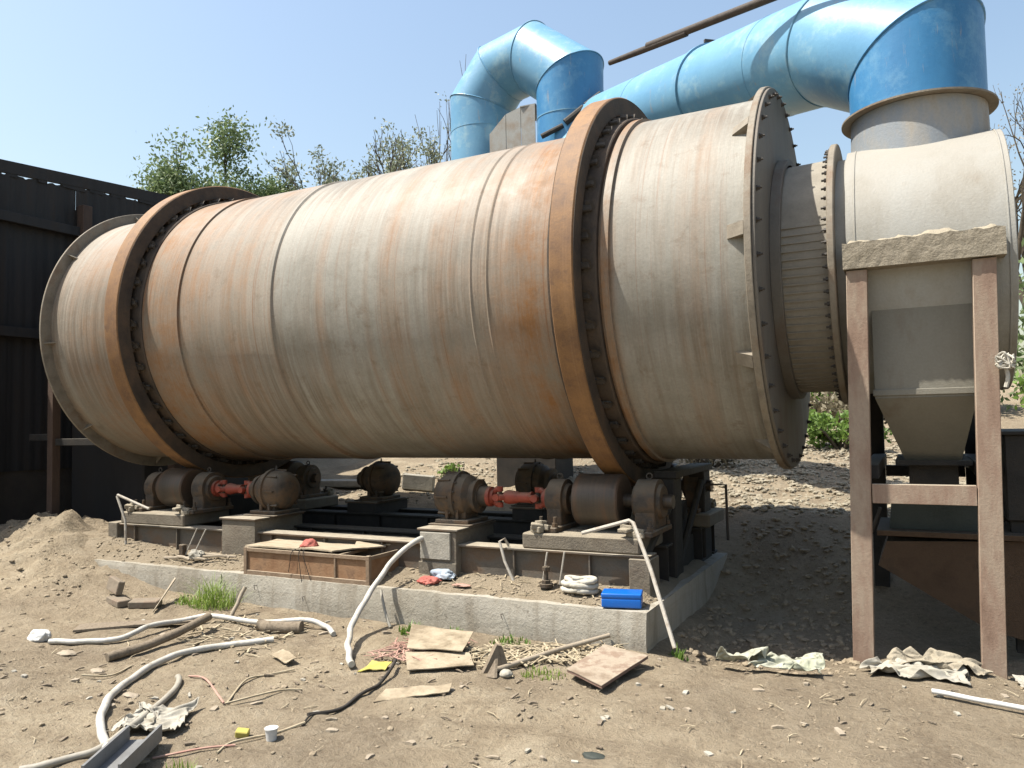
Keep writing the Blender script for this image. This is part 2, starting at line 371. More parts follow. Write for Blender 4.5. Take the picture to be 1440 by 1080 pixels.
def fbm(x, y, z=0.0, o=4): return mn.fractal(Vector((x, y, z)), 1.0, 2.1, o)
def sst(a, b, t):
    t = min(1, max(0, (t-a)/(b-a))); return t*t*(3-2*t)
def smooth_path(pts, n=8):
    P = [Vector(p) for p in pts]; P = [P[0]*2-P[1]] + P + [P[-1]*2-P[-2]]; out = []
    for i in range(1, len(P)-2):
        a, b_, c, d = P[i-1:i+3]
        for k in range(n):
            t = k/n
            out.append(.5*((2*b_)+(c-a)*t+(2*a-5*b_+4*c-d)*t*t+(3*b_-a-3*c+d)*t**3))
    out.append(P[-2]); return out

# ------------------------------------------------------------------ the ground
def gh(x, y, rough=True):
    z = 0.0
    if rough:
        z += .030*fbm(x*.9, y*.9, 1, 3) + .016*fbm(x*4, y*4, 3, 5) - .012*abs(fbm(x*2.2, y*6.5, 14, 3))
        for off in (-3.15, -3.95):
            q = y-off-.10*x-.12*math.sin(x*.9)
            if abs(q) < .35: z += .022*(math.exp(-((abs(q)-.15)/.05)**2)-math.exp(-(q/.11)**2))*(.6+.5*fbm(x*2, y*2, 17, 2))*sst(-1.0, .2, x)
    # sand heap at the shed end, spilling past the plinth
    d1 = ((x+5.9)/1.5)**2 + ((y+.75)/.95)**2
    d2 = ((x+5.0)/1.1)**2 + ((y+1.45)/.75)**2
    d3 = ((x+3.9)/.9)**2 + ((y+2.2)/.8)**2
    d4 = ((x+2.2)/1.2)**2 + ((y+3.9)/.55)**2
    heap = .42*math.exp(-d1) + .26*math.exp(-d2) + .08*math.exp(-d3) + .10*math.exp(-d4)
    z += heap
    if rough and heap > .01: z += heap*.30*fbm(x*3.1, y*3.1, 7, 5) + .05*min(1, heap*6)*abs(fbm(x*8, y*8, 9, 3))
    z += .25*sst(-5.5, -8.5, x)*sst(-3.5, 0, y)
    # hollow beside the plinth, mound round the hood frame, rising ground behind
    z -= .17*sst(1.30, 1.7, x)*sst(-1.65, -1.1, y)*(1-sst(.2, 1.4, y))
    z += .19*math.exp(-(((x-3.04)/.62)**2 + ((y+1.06)/.34)**2))
    z += .55*sst(.1, 2.1, y) + .11*max(0, min(y, 9)-2.1) + 1.0*sst(9, 16, y)
    if rough and y > 1: z += .10*min(1, y-1)*fbm(x*.8, y*.8, 12, 5)
    return z
def axis_vals(lo, hi, flo, fhi, step, grow=1.22):
    v = list(np.arange(flo, fhi+1e-6, step)); s_ = step; a = flo
    while a > lo: s_ *= grow; a -= s_; v.insert(0, a)
    s_ = step; a = v[-1]
    while a < hi: s_ *= grow; a += s_; v.append(a)
    return v
xs = axis_vals(-220, 220, -7.6, 4.6, .045); ys = axis_vals(-60, 320, -4.9, .4, .045, 1.10)
vs_, fs_ = [], []
for x in xs:
    for y in ys: vs_.append((x, y, gh(x, y)))
ny = len(ys)
for i in range(len(xs)-1):
    for j in range(ny-1): fs_.append((i*ny+j, (i+1)*ny+j, (i+1)*ny+j+1, i*ny+j+1))
me = bpy.data.meshes.new('ground'); me.from_pydata(vs_, [], fs_); me.polygons.foreach_set('use_smooth', [True]*len(me.polygons))
fix(obj('ground', me, 'ground'), kind='structure')

def rock_field(name, mat, n, area, smin, smax, label, cat, zf=None, power=2.2, keep=None, flat=.6):
    """many loose bits nobody could count, as one mesh"""
    base = []
    bm = bmesh.new(); bmesh.ops.create_icosphere(bm, subdivisions=1, radius=1)
    bv = np.array([v.co[:] for v in bm.verts]); bf = [[v.index for v in f.verts] for f in bm.faces]; bm.free()
    V, F = [], []; rnd = random.Random(hash(name) % 1000 if False else len(name)*13+n)
    k = 0
    while k < n:
        x = rnd.uniform(area[0], area[1]); y = rnd.uniform(area[2], area[3])
        if keep and not keep(x, y, rnd): continue
        k += 1
        s_ = smin + (smax-smin)*rnd.random()**power
        a = rnd.uniform(0, 6.28); sx, sy, sz = s_*rnd.uniform(.7, 1.3), s_*rnd.uniform(.6, 1.1), s_*flat*rnd.uniform(.6, 1.1)
        jit = np.array([[rnd.uniform(.75, 1.2)] for _ in range(len(bv))])
        q = bv*jit*np.array([sx, sy, sz]); c_, s2 = math.cos(a), math.sin(a)
        q = np.stack([q[:, 0]*c_-q[:, 1]*s2+x, q[:, 0]*s2+q[:, 1]*c_+y, q[:, 2]+(zf or gh)(x, y)+sz*.25], -1)
        o = len(V); V += q.tolist(); F += [[i+o for i in f] for f in bf]
    me = bpy.data.meshes.new(name); me.from_pydata(V, [], F)
    return fix(obj(name, me, mat), label, cat, kind='stuff')
off_plinth = lambda x, y: not (-5.3 < x < 1.42 and -1.55 < y < 1.7)
rock_field('dirt_clods', 'clod', 1700, (-4.5, 4.2, -4.6, -.4), .004, .020, 'loose brown clods and crumbs strewn over the trodden mud', 'clods',
           keep=lambda x, y, r: off_plinth(x, y) and (fbm(x*1.4, y*1.4, 5) > r.uniform(-.15, .55)), power=3)
rock_field('heap_clods', 'clod', 1700, (-8, -2.0, -4.6, .3), .005, .032, 'larger clods on the sand heap at the shed end', 'clods',
           keep=lambda x, y, r: off_plinth(x, y) and gh(x, y, False) > r.uniform(.0, .25), power=3)
rock_field('gravel_bank', 'gravel', 15000, (-4.5, 6.5, 1.75, 7.5), .010, .050, 'pale loose gravel on the rising bank behind the drum', 'gravel', power=2.2,
           keep=lambda x, y, r: (x > .2 or r.random() < .3) and off_plinth(x, y))
rock_field('shade_rubble', 'clod', 900, (1.4, 2.6, -1.2, 1.6), .010, .045, 'rubble on the shaded ground between plinth and hood frame', 'rubble', power=2.5)

def strip_field(name, mat, n, area, lmin, lmax, wd, label, cat, zf=None, keep=None, seed=3, lift=.006):
    rnd = random.Random(seed); V, F = [], []; k = 0
    while k < n:
        x = rnd.uniform(area[0], area[1]); y = rnd.uniform(area[2], area[3])
        if keep and not keep(x, y, rnd): continue
        k += 1; L = rnd.uniform(lmin, lmax); a = rnd.uniform(0, 6.28); w_ = wd*rnd.uniform(.5, 1.3)
        z = (zf or gh)(x, y)+lift; d = Vector((math.cos(a), math.sin(a), 0)); p = Vector((-d.y, d.x, 0))*w_/2
        tip = rnd.uniform(0, .25)*L; c = Vector((x, y, z)); o = len(V)
        b0 = rnd.uniform(-.1, .1)*L
        V += [tuple(c-d*L/2-p), tuple(c-d*L/2+p), tuple(c+p+Vector((0, 0, tip*.5+.004))+p*0+Vector((-d.y*b0, d.x*b0, 0))), tuple(c-p+Vector((0, 0, tip*.5+.004))+Vector((-d.y*b0, d.x*b0, 0))),
              tuple(c+d*L/2+p*.6+Vector((0, 0, tip))), tuple(c+d*L/2-p*.6+Vector((0, 0, tip)))]
        V += [tuple(Vector(q)-Vector((0, 0, w_*.5))) for q in V[o:o+6]]
        F += [[o, o+1, o+2, o+3], [o+3, o+2, o+4, o+5], [o+6, o+9, o+8, o+7], [o+9, o+11, o+10, o+8],
              [o, o+3, o+9, o+6], [o+3, o+5, o+11, o+9], [o+1, o+7, o+8, o+2], [o+2, o+8, o+10, o+4], [o, o+6, o+7, o+1], [o+5, o+4, o+10, o+11]]
    me = bpy.data.meshes.new(name); me.from_pydata(V, [], F)
    return fix(obj(name, me, mat), label, cat, kind='stuff')
strip_field('straw_litter', 'straw', 170, (-2.8, 3.8, -4.4, -1.3), .02, .11, .005, 'scattered straw and twigs over the mud', 'straw', keep=lambda x, y, r: off_plinth(x, y), seed=4)
strip_field('grey_scraps', 'sack', 55, (-2.8, 3.8, -4.3, -1.6), .012, .05, .025, 'small grey white scraps of plastic over the mud', 'scraps', keep=lambda x, y, r: off_plinth(x, y) and fbm(x, y, 44) > r.uniform(-.5, .4), seed=15)
strip_field('bark_litter', 'old_wood', 200, (-2.8, 3.8, -4.3, -1.6), .010, .06, .016, 'small dark bark bits over the mud', 'scraps', keep=lambda x, y, r: off_plinth(x, y) and fbm(x, y, 54) > r.uniform(-.4, .4), seed=16)
strip_field('chip_litter', 'pale_wood', 70, (-2.8, 3.8, -4.4, -1.3), .02, .07, .03, 'small pale chips and scraps over the mud', 'scraps', keep=lambda x, y, r: off_plinth(x, y), seed=5)
strip_field('wood_shavings', 'straw', 520, (.15, 1.2, -2.2, -1.55), .04, .17, .012, 'heap of split wood shavings below the plinth', 'shavings', seed=8, lift=.02,
            keep=lambda x, y, r: abs(y+2.15-(x-.3)*.6) < .22)
strip_field('red_fibre_heap', 'pink_litter', 260, (-.22, .22, -2.35, -1.75), .04, .13, .010, 'heap of pinkish red fibres beside the cardboard', 'fibres', seed=9, lift=.03)
strip_field('hose_corner_litter', 'straw', 130, (-1.9, -1.0, -2.6, -1.8), .03, .14, .012, 'straw and scraps between the hoses on the ground', 'straw', seed=10)

# ------------------------------------------------------------------ concrete plinth and the mud on it
PX0, PX1, PY0, PY1, PZ = -5.25, 1.365, -1.50, 1.60, .25
pl = thing('concrete_plinth', 'long low concrete plinth carrying the rusty drum and its rollers', 'plinth', (-2, 0, 0))
mb = MB()
def edge_n(x, z): return .012*fbm(x*2.2, z*5, 4, 4)
n = 130; front = []
mb.grid(n, 7, lambda a, t: (PX0+(PX1-PX0)*a, PY0+edge_n(PX0+(PX1-PX0)*a, t)+(.018 if t == 1 else 0), -.3+t*(PZ+.3)+(.006*fbm(a*40, 2, 2) if t == 1 else 0)))
mb.grid(40, 7, lambda a, t: (PX1+(.0 if a else 0)+.010*fbm(a*9, t*4, 8), PY0+(PY1-PY0)*a+(edge_n(PX1, t)+(.018 if t == 1 else 0) if a == 0 else 0), -.3+t*(PZ+.3)))
mb.grid(n, 12, lambda a, t: (PX0+(PX1-PX0)*a, PY0+.018+(PY1-PY0-.018)*t+(edge_n(PX0+(PX1-PX0)*a, 1) if t == 0 else 0), PZ+(.006*fbm(a*40, 2, 2) if t == 0 else 0)))
mb.b2(PX0+.01, PX1-.03, PY0+.05, PY1-.01, -.3, PZ-.01)
obj('slab', mb.mesh('slab', 50), 'plinth_concrete', pl)
mb = MB(); mb.tube(smooth_path([(-2.45+.01*math.sin(k*2), PY0-.012, .24-.045*k) for k in range(7)], 3), .004, 5); obj('crack', mb, 'dark_steel_and_shade', pl)
for xr, zr in ((-2.05, .17), (-1.52, .12), (.31, .15)):
    mb = MB(); mb.tube([(xr, PY0+.02, zr), (xr+.004, PY0-.03, zr+.004), (xr+.018, PY0-.032, zr-.03)], .003, 6); obj('rebar_stub', mb, 'pole_steel', pl)
def mud_z(x, y):
    e = sst(PY0+.01, PY0+.22, y)*sst(PX1-.0, PX1-.15, x)
    return PZ-.012+e*(.022+.035*(.5+fbm(x*1.7, y*2.5, 21, 4))+.05*sst(-1.3, -1.0, y)*(1-sst(-.95, -.6, y)))+e*.10*sst(-3.2, -4.6, x)+.008*fbm(x*9, y*9, 5, 3)*e
mb = MB(); mb.grid(180, 50, lambda a, t: (lambda x, y: (x, y, mud_z(x, y)))(PX0+.02+(PX1-PX0-.03)*a, PY0+.03+1.9*t))
fix(obj('mud_layer', mb.mesh('mud_layer', 180), 'dirt'), 'dried brown mud lying on top of the plinth', 'mud', kind='stuff')
rock_field('plinth_crumbs', 'clod', 1500, (-4.4, 1.32, -1.44, -.9), .005, .026, 'crumbs of mud along the plinth top', 'crumbs', zf=mud_z, power=2.6)
strip_field('plinth_straw', 'straw', 90, (-3.4, 1.2, -1.44, -1.05), .03, .14, .007, 'bits of straw on the mud of the plinth', 'straw', zf=mud_z, seed=12)

# ------------------------------------------------------------------ the drum
SH = 1.40
dr = thing('rotary_drum', 'huge rusty pale steel drum lying on rollers with two orange riding rings', 'dryer drum', (-1.5, 0, AX))
O = (0, 0, AX)
prof = [(-5.06, SH)]
mb = MB()
xsd = [-5.06, -4.6, -4.05, -3.60]; mb.lathe([(x, SH) for x in xsd] + [(-3.598, SH+.028), (-3.12, SH+.028), (-3.118, SH+.010), (-2.0, SH+.010), (-1.985, SH+.016), (-1.965, SH+.016), (-1.95, SH),
        (.02, SH), (.035, SH+.009), (.05, SH), (.16, SH), (.175, SH+.009), (.19, SH), (.55, SH), (1.085, SH), (1.087, SH+.026), (1.14, SH+.026), (1.142, SH), (1.6, SH), (2.06, SH)], O, 'X', 160)
obj('shell', mb.mesh('shell', 30, (AX, SH)), 'drum', dr)
def ring(mb, x0, x1, r0, r1, seg=160, ch=.008):
    pr = [(x0, r0), (x0, r1-ch), (x0+ch, r1), (x1-ch, r1), (x1, r1-ch), (x1, r0)]
    rr = []
    for a, r in pr: rr.append([Vector((a, -math.sin(2*math.pi*k/seg)*r, AX+math.cos(2*math.pi*k/seg)*r)) for k in range(seg)])
    mb.rings(rr, True); return mb
lug_mb = MB(); lug_mb.box((0, 0, .02), (.10, .05, .035), bev=.008); lug_mb.prism([(.0, -.05, .0), (.05, -.03, .0), (.05, .03, .045), (.0, .05, .05)], (.012, 0, 0))
lug = lug_mb.mesh('retaining_lug')
def around(x, r, k, n, ph=0.0):
    t = 2*math.pi*(k+ph)/n
    return Vector((x, -math.sin(t)*r, AX+math.cos(t)*r)), t
for tx0, tx1 in ((-3.885, -3.70), (.785, .96)):
    mb = MB(); ring(mb, tx0, tx1, 1.485, 1.627)
    t = obj('riding_ring', mb.mesh('riding_ring', 30, (AX, 1.627)), 'tyre', dr)
    mb = MB(); ring(mb, tx1+.001, tx1+.006, 1.488, 1.617, ch=.001); ring(mb, tx0-.006, tx0-.001, 1.488, 1.617, ch=.001)
    obj('ring_side_shade', mb.mesh('ring_side_shade', 30), 'tyre_side_shade', t)  # thin overlay that colours the ring's side faces as if in shade
    mb = MB(); ring(mb, tx0-.10, tx1+.10, SH-.01, SH+.045)
    obj('ring_seat', mb.mesh('ring_seat', 30), 'tyre_side_shade', dr)  # seat coloured dark to widen the band of shade beside the ring
    for k in range(44):
        p, th = around(tx1+.012, SH+.040, k, 44, .3 if tx0 < 0 else 0)
        o = obj('retaining_lug', lug, 'pad', dr, p); o.rotation_euler = (th, 0, random.uniform(-.25, .25))
shim = MB(); shim.box((0, 0, 0), (.16, .11, .04), bev=.004); shim = shim.mesh('shim')
for tx in (-3.79, .872):
    for k in range(44):
        p, th = around(tx, SH+.065, k, 44, .3 if tx < 0 else 0); o = obj('shim', shim, 'tyre_side_shade', dr, p); o.rotation_euler = (th, 0, 0)
mb = MB(); ring(mb, -5.085, -5.06, 1.30, 1.508, ch=.004); lf = obj('end_flange', mb.mesh('end_flange', 30, (AX, 1.5)), 'flange_steel', dr, label='rusty flange round the shed end of the drum')
gus = MB(); gus.prism([(0, -.005, 0), (.09, -.005, 0), (.0, -.005, .085)], (0, .010, 0)); gus = gus.mesh('gusset', 0)
for k in range(9):
    p, th = around(-5.06, SH-.004, k, 9, .4); o = obj('gusset', gus, 'flange_steel', dr, p); o.rotation_euler = (th, 0, 0)
mb = MB(); ring(mb, 2.06, 2.105, 1.30, 1.478, ch=.004); obj('end_flange', mb.mesh('end_flange', 30), 'flange_steel', dr, label='bolted flange at the hood end of the drum')
mb = MB(); ring(mb, 2.106, 2.128, .84, 1.462, ch=.003); obj('end_plate', mb.mesh('end_plate', 30), 'plate_steel', dr)
gb = MB(); gb.prism([(0, -.045, 0), (0, -.045, .078), (-.115, -.045, .010), (-.115, -.045, 0)], (0, .09, 0)); gb = gb.mesh('bracket', 0)
for k in range(11):
    p, th = around(2.058, SH-.004, 1.15+k*2.26, 24); o = obj('bracket', gb, 'flange_steel', dr, p); o.rotation_euler = (th, 0, 0)
bolt = MB(); bolt.cyl((0, 0, 0), (.006, 0, 0), .019, seg=12); bolt.cyl((.006, 0, 0), (.022, 0, 0), .014, seg=6); bolt.cyl((.022, 0, 0), (.036, 0, 0), .007, seg=8); bolt = bolt.mesh('bolt')
for k in range(40):
    p, th = around(2.128, 1.41, k, 40, .2); o = obj('bolt', bolt, 'bolt_steel', dr, p); o.rotation_euler = (th, 0, 0)
mb = MB(); ring(mb, 2.128, 2.20, .885, .93, ch=.004); obj('neck_ring', mb.mesh('neck_ring', 30), 'plate_steel', dr)

# ------------------------------------------------------------------ discharge hood, its hopper and frame
hd = thing('discharge_hood', 'pale grey steel discharge hood with hopper bottom at the right end of the drum', 'hood', (3.08, 0, AX))
mb = MB(); pr = []
mb.lathe([(2.19, .868), (2.52, .878)], O, 'X', 110, (False, False)); mb.lathe([(2.52, .845), (2.19, .845)], O, 'X', 110, (False, False))
obj('neck_seal', mb.mesh('neck_seal', 30), 'neck_seal', hd)
rib = MB(); rib.box((0, 0, 0), (.30, .010, .010)); rib = rib.mesh('seal_rib')
for k in range(96):
    p, th = around(2.345, .876, k, 96)
    if p.z < AX+.25 and p.y < .45:
        o = obj('seal_rib', rib, 'neck_seal', hd, p); o.rotation_euler = (th, 0, 0)
mb = MB(); ring(mb, 2.50, 2.545, .86, .985, ch=.006); obj('flange_ring', mb.mesh('flange_ring', 30), 'flange_steel', hd)
sb = MB(); sb.cyl((0, 0, 0), (-.018, 0, 0), .015, seg=6); sb.cyl((-.018, 0, 0), (-.036, 0, 0), .008, seg=6); sb = sb.mesh('bolt_s')
for k in range(72):
    p, th = around(2.50, .945, k, 72)
    if p.y < .5:
        o = obj('bolt', sb, 'bolt_steel', hd, p); o.rotation_euler = (th, 0, 0)
mb = MB(); mb.lathe([(2.545, .86), (2.61, .86), (2.612, .905), (3.56, .905), (3.565, .90), (3.565, .2)], O, 'X', 128, (True, True))
obj('chamber', mb.mesh('chamber', 30), 'hood_steel', hd)
for xw in (2.66, 3.52):
    mb = MB(); ring(mb, xw, xw+.012, .90, .911, ch=.003); obj('weld_bead', mb.mesh('weld_bead', 30), 'hood_steel', hd)
mb = MB(); hx0, hx1, hy = 2.745, 3.325, .82
mb.b2(hx0, hx1, -hy, hy, 1.62, 2.44); ho = obj('hopper', mb, 'hopper_steel', hd)
mb = MB(); a = [(hx0, -hy, 1.62), (hx1, -hy, 1.62), (hx1, hy, 1.62), (hx0, hy, 1.62)]; b_ = [(2.90, -.40, 1.20), (3.24, -.42, 1.20), (3.24, .42, 1.20), (2.90, .42, 1.20)]
mb.rings([[Vector(p)-Vector((0, 0, .001)) for p in a], [Vector(p) for p in b_]]); obj('hopper_cone', mb, 'hopper_steel', hd)
mb = MB(); mb.b2(hx0-.012, hx1+.012, -hy-.012, hy+.012, 1.635, 1.675, .003); obj('seam_strip', mb, 'hopper_steel', ho)
mb = MB(); mb.b2(2.84, 3.30, -.48, .48, 1.165, 1.20, .004); obj('hopper_flange', mb, 'dark_steel_and_shade', hd)
mb = MB(); mb.b2(2.92, 3.22, -.38, .38, .98, 1.165, .004); obj('discharge_gate', mb, 'dark_steel_and_shade', hd)

fr = thing('hood_frame', 'dusty red oxide steel frame of columns and beams under the grey hood', 'frame', (3.05, -.95, 0))
def channel_col(x0, x1, y0, y1, z0, z1):
    mb = MB(); mb.b2(x0, x1, y0, y0+.012, z0, z1, .003); mb.b2(x0, x0+.010, y0+.0125, y1, z0, z1, .002); mb.b2(x1-.010, x1, y0+.0125, y1, z0, z1, .002)
    for v_ in mb.bm.verts: v_.co.x -= .05*(1-v_.co.z/2.45)
    return mb
for x0, x1, y0, nm in ((2.612, 2.735, -1.005, None), (3.318, 3.444, -1.0, None)):
    obj('column', channel_col(x0, x1, y0, y0+.10, -.1, 2.445), 'column_paint', fr)
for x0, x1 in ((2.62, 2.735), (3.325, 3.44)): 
    mb = MB(); mb.b2(x0, x1, .85, .95, -.1, 2.3, .004); obj('column', mb, 'dark_steel_and_shade', fr)
mb = MB(); mb.b2(2.712, 3.284, -1.0, -.99, .955, 1.075, .002); mb.b2(2.712, 3.284, -.989, -.93, 1.063, 1.074, .002); obj('crossbar', mb, 'column_paint', fr)
mb = MB(); mb.b2(2.738, 3.32, .86, .94, 1.0, 1.09, .004); obj('crossbar', mb, 'dark_steel_and_shade', fr)
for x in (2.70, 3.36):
    mb = MB(); mb.b2(x-.05, x+.05, -.895, .845, 1.10, 1.19, .004); obj('side_beam', mb, 'dark_steel_and_shade', fr)
mb = MB(); mb.grid(64, 9, lambda a, t: (2.595+.90*a, -1.03-.006*fbm(a*30, t*5, 2), 2.452+.168*t+(.008*fbm(a*14, 3, 3) if t == 1 else 0)))
mb.b2(2.597, 3.493, -1.025, -.80, 2.452, 2.612); mb.bm.verts.ensure_lookup_table()
obj('dusty_beam', mb.mesh('dusty_beam', 40), 'crusted_beam', fr, label='thick beam crusted with pale dust under the hood')
mb = MB(); mb.grid(70, 14, lambda a, t: (2.60+.89*a, -1.025+.19*t, 2.610+(.085*sst(0, .6, t)*(.45+.5*fbm(a*5, t, 5)+.15*abs(fbm(a*24, t*4, 2)))*sst(0, .05, a)*sst(1, .95, a)) if t > 0 else 2.610))
obj('dust_heap', mb.mesh('dust_heap', 180), 'crusted_beam', fr)
# bundle of wire hung on the right column
mb = MB(); rr = random.Random(4); P = []
for k in range(46): P.append((3.455+rr.uniform(-.05, .055), -1.015+rr.uniform(-.05, .02), 1.82+rr.uniform(-.05, .045)))
mb.tube(smooth_path(P, 4), .006, 5); mb.tube(smooth_path([(3.46, -1.02, 1.78), (3.468, -1.03, 1.72), (3.455, -1.03, 1.66)], 4), .012, 6)
single('wire_bundle', mb, 'rope', 'tangled bundle of pale wire hanging on the right column', 'wire')

# chute and dark bin under the hood
ch = thing('collecting_chute', 'dark brown and green steel chute in the shade below the hopper', 'chute', (3.05, -.2, 0))
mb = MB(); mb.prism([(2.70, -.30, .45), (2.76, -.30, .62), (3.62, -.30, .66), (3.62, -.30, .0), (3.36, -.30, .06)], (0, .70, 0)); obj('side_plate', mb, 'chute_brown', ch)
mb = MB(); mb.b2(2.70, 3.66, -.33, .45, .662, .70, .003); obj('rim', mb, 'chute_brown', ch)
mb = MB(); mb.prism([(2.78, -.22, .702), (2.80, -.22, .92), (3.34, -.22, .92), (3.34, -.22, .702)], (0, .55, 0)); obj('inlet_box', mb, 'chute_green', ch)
mb = MB(); mb.cyl((2.73, -.34, .86), (2.60, -.30, .50), .012, seg=8); obj('brace', mb, 'dark_steel_and_shade', ch)
bn = thing('steel_bin', 'black steel bin standing right of the hood frame', 'bin', (4.1, .2, 0))
mb = MB(); mb.b2(3.50, 4.9, -.22, .9, .78, 1.36, .01); obj('body', mb, 'dark_steel_and_shade', bn)
mb = MB(); mb.b2(3.47, 4.93, -.25, .93, 1.361, 1.385, .004); obj('rim', mb, 'dark_steel_and_shade', bn)
for x in (3.56, 4.80):
    for y in (-.15, .8):
        mb = MB(); mb.b2(x-.04, x+.04, y-.04, y+.04, -.1, .779, .004); obj('leg', mb, 'dark_steel_and_shade', bn)
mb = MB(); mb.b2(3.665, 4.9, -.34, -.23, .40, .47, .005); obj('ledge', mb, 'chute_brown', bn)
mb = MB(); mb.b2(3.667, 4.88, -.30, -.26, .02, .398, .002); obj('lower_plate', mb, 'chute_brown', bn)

# ------------------------------------------------------------------ blue ducts
def mitre_tube(path, r, seg=56, thick=None):
    """ring at every joint in the bisecting plane"""
    P = [Vector(p) for p in path]; rings_ = []
    ref = None
    for i, p in enumerate(P):
        d0 = (P[i]-P[i-1]).normalized() if i > 0 else (P[1]-P[0]).normalized()
        d1 = (P[i+1]-P[i]).normalized() if i < len(P)-1 else d0
        nrm = (d0+d1).normalized()
        if ref is None: ref = d0.orthogonal().normalized()
        if i > 0 and (i < 2 or True):
            pass
        u = (ref-d0*ref.dot(d0)).normalized(); v = d0.cross(u); ring_ = []
        for k in range(seg):
            t = 2*math.pi*k/seg; q = p+(u*math.cos(t)+v*math.sin(t))*r
            s_ = (p-q).dot(nrm)/d0.dot(nrm); ring_.append(q+d0*s_)
        rings_.append(ring_); ref = u if i == 0 else u
    return rings_
def sub_ring(ra, rb, t): return [a.lerp(b_, t) for a, b_ in zip(ra, rb)]
def duct(name, label, path, r, mats, base, parts, bands=(), seg=56):
    t = thing(name, label, 'duct', base)
    rg = mitre_tube(path, r, seg)
    for i, pn in enumerate(parts):
        mb = MB(); st = [sub_ring(rg[i], rg[i+1], k/6) for k in range(7)]
        mb.rings(st, False, i == 0, i == len(parts)-1)
        o = obj(pn, mb.mesh(pn, 60), mats[i], t)
        if i < len(parts)-1:
            c = sum(rg[i+1], Vector())/seg
            mb = MB(); pts = [c+(p-c)*1.004 for p in rg[i+1]]
            for k in range(seg): pass
            mb.rings([[p+(p-c).normalized()*0.010*math.cos(a)+(Vector(path[i+1])-Vector(path[i])).normalized()*.010*math.sin(a) for a in (2*math.pi*j/6 for j in range(6))] for p in pts], True)
            obj('weld_seam', mb.mesh('weld_seam', 60), mats[i], o)
    for i, f, rr_, ww, mt in bands:
        c0, c1 = Vector(path[i]), Vector(path[i+1]); d = (c1-c0).normalized(); c = c0.lerp(c1, f)
        u = d.orthogonal().normalized(); v = d.cross(u); mb = MB()
        circ = lambda c_, r_: [c_+(u*math.cos(a)+v*math.sin(a))*r_ for a in (2*math.pi*k/seg for k in range(seg))]
        mb.rings([circ(c-d*ww/2, r), circ(c-d*ww/2, rr_), circ(c+d*ww/2, rr_), circ(c+d*ww/2, r)], True)
        obj('band', mb.mesh('band', 30), mt, t)
    return t
SX = 3.075; RB = .455
P1 = (SX, 0, 4.15); P2 = (2.47, .555, 4.625); P4 = (-.98, 3.67, 5.52)
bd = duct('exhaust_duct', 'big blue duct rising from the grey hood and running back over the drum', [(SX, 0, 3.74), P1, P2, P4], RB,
          ['duct_blue_shade', 'duct_blue', 'duct_blue'], (SX, 0, 3.4), ['riser', 'elbow', 'pipe'],
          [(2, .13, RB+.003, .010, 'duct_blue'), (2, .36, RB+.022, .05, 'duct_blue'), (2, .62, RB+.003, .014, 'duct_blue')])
mb = MB(); mb.lathe([(3.708, .45), (3.708, .518), (3.721, .518), (3.721, .45)], (SX, 0, 0), 'Z', 72, (True, True)); obj('flange', mb, 'flange_steel', bd)
mb = MB(); mb.lathe([(3.33, .462), (3.704, .453)], (SX, 0, 0), 'Z', 72, (False, False)); obj('collar', mb, 'collar_steel', bd)
for f in (.36,):
    c = Vector(P2).lerp(Vector(P4), f)+Vector((0, 0, RB+.03)); mb = MB(); mb.box(c, (.07, .07, .06), bev=.004); mb.box(c+Vector((0, 0, .045)), (.16, .03, .03), (0, 0, .7)); obj('lug', mb, 'pole_steel', bd)
U = [(-2.61, 3.58, 2.0), (-2.61, 3.58, 6.25), (-2.29, 3.61, 6.69), (-1.68, 3.47, 6.73), (-1.04, 3.26, 6.19), (-1.07, 3.31, 5.19)]
ud = duct('cyclone_duct', 'blue hooked duct bending over behind the drum left of the big duct', U, .46, ['duct_blue']*4+['duct_blue_shade'], (-2.4, 4.2, 1), ['riser', 'elbow', 'elbow', 'elbow', 'downpipe'],
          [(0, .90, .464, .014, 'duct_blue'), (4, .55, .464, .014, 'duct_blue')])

# fan casing between the ducts
fn = thing('fan_casing', 'beige sheet metal fan casing behind the drum between the blue ducts', 'fan', (-1.8, 3.2, 3))
cx = -1.8
fx = [-2.20, -1.95, -1.73, -1.52]; fz = [5.58, 5.83, 5.90, 5.92]
for i in range(3):
    mb = MB(); mb.prism([(fx[i]+.004, 3.06+.13*(fx[i]+2.2), 4.0), (fx[i]+.004, 3.06+.13*(fx[i]+2.2), fz[i]), (fx[i+1]-.004, 3.06+.13*(fx[i+1]+2.2), fz[i+1]), (fx[i+1]-.004, 3.06+.13*(fx[i+1]+2.2), 4.0)], (-.01, .03, 0)); obj('face_panel', mb, 'fan_sheet', fn)
    mb = MB(); mb.prism([(fx[i], 3.10, fz[i]-.012), (fx[i+1], 3.16, fz[i+1]-.012), (fx[i+1], 3.16, fz[i+1]+.004), (fx[i], 3.10, fz[i]+.004)], (-.1, .55, 0)); obj('rim_panel', mb, 'fan_sheet', fn)
mb = MB(); mb.b2(-2.20, -2.18, 3.1, 3.6, 4.0, 5.57); obj('side_panel', mb, 'fan_sheet', fn)
mb = MB(); mb.b2(cx-.4, cx+.5, 3.1, 3.7, .3, 4.0, .01); obj('stand', mb, 'dark_steel_and_shade', fn)
mb = MB(); mb.cyl((-.95, 3.0, 4.9), (-.55, 3.3, 5.66), .33, .26, 32); obj('outlet', mb, 'duct_blue', fn)
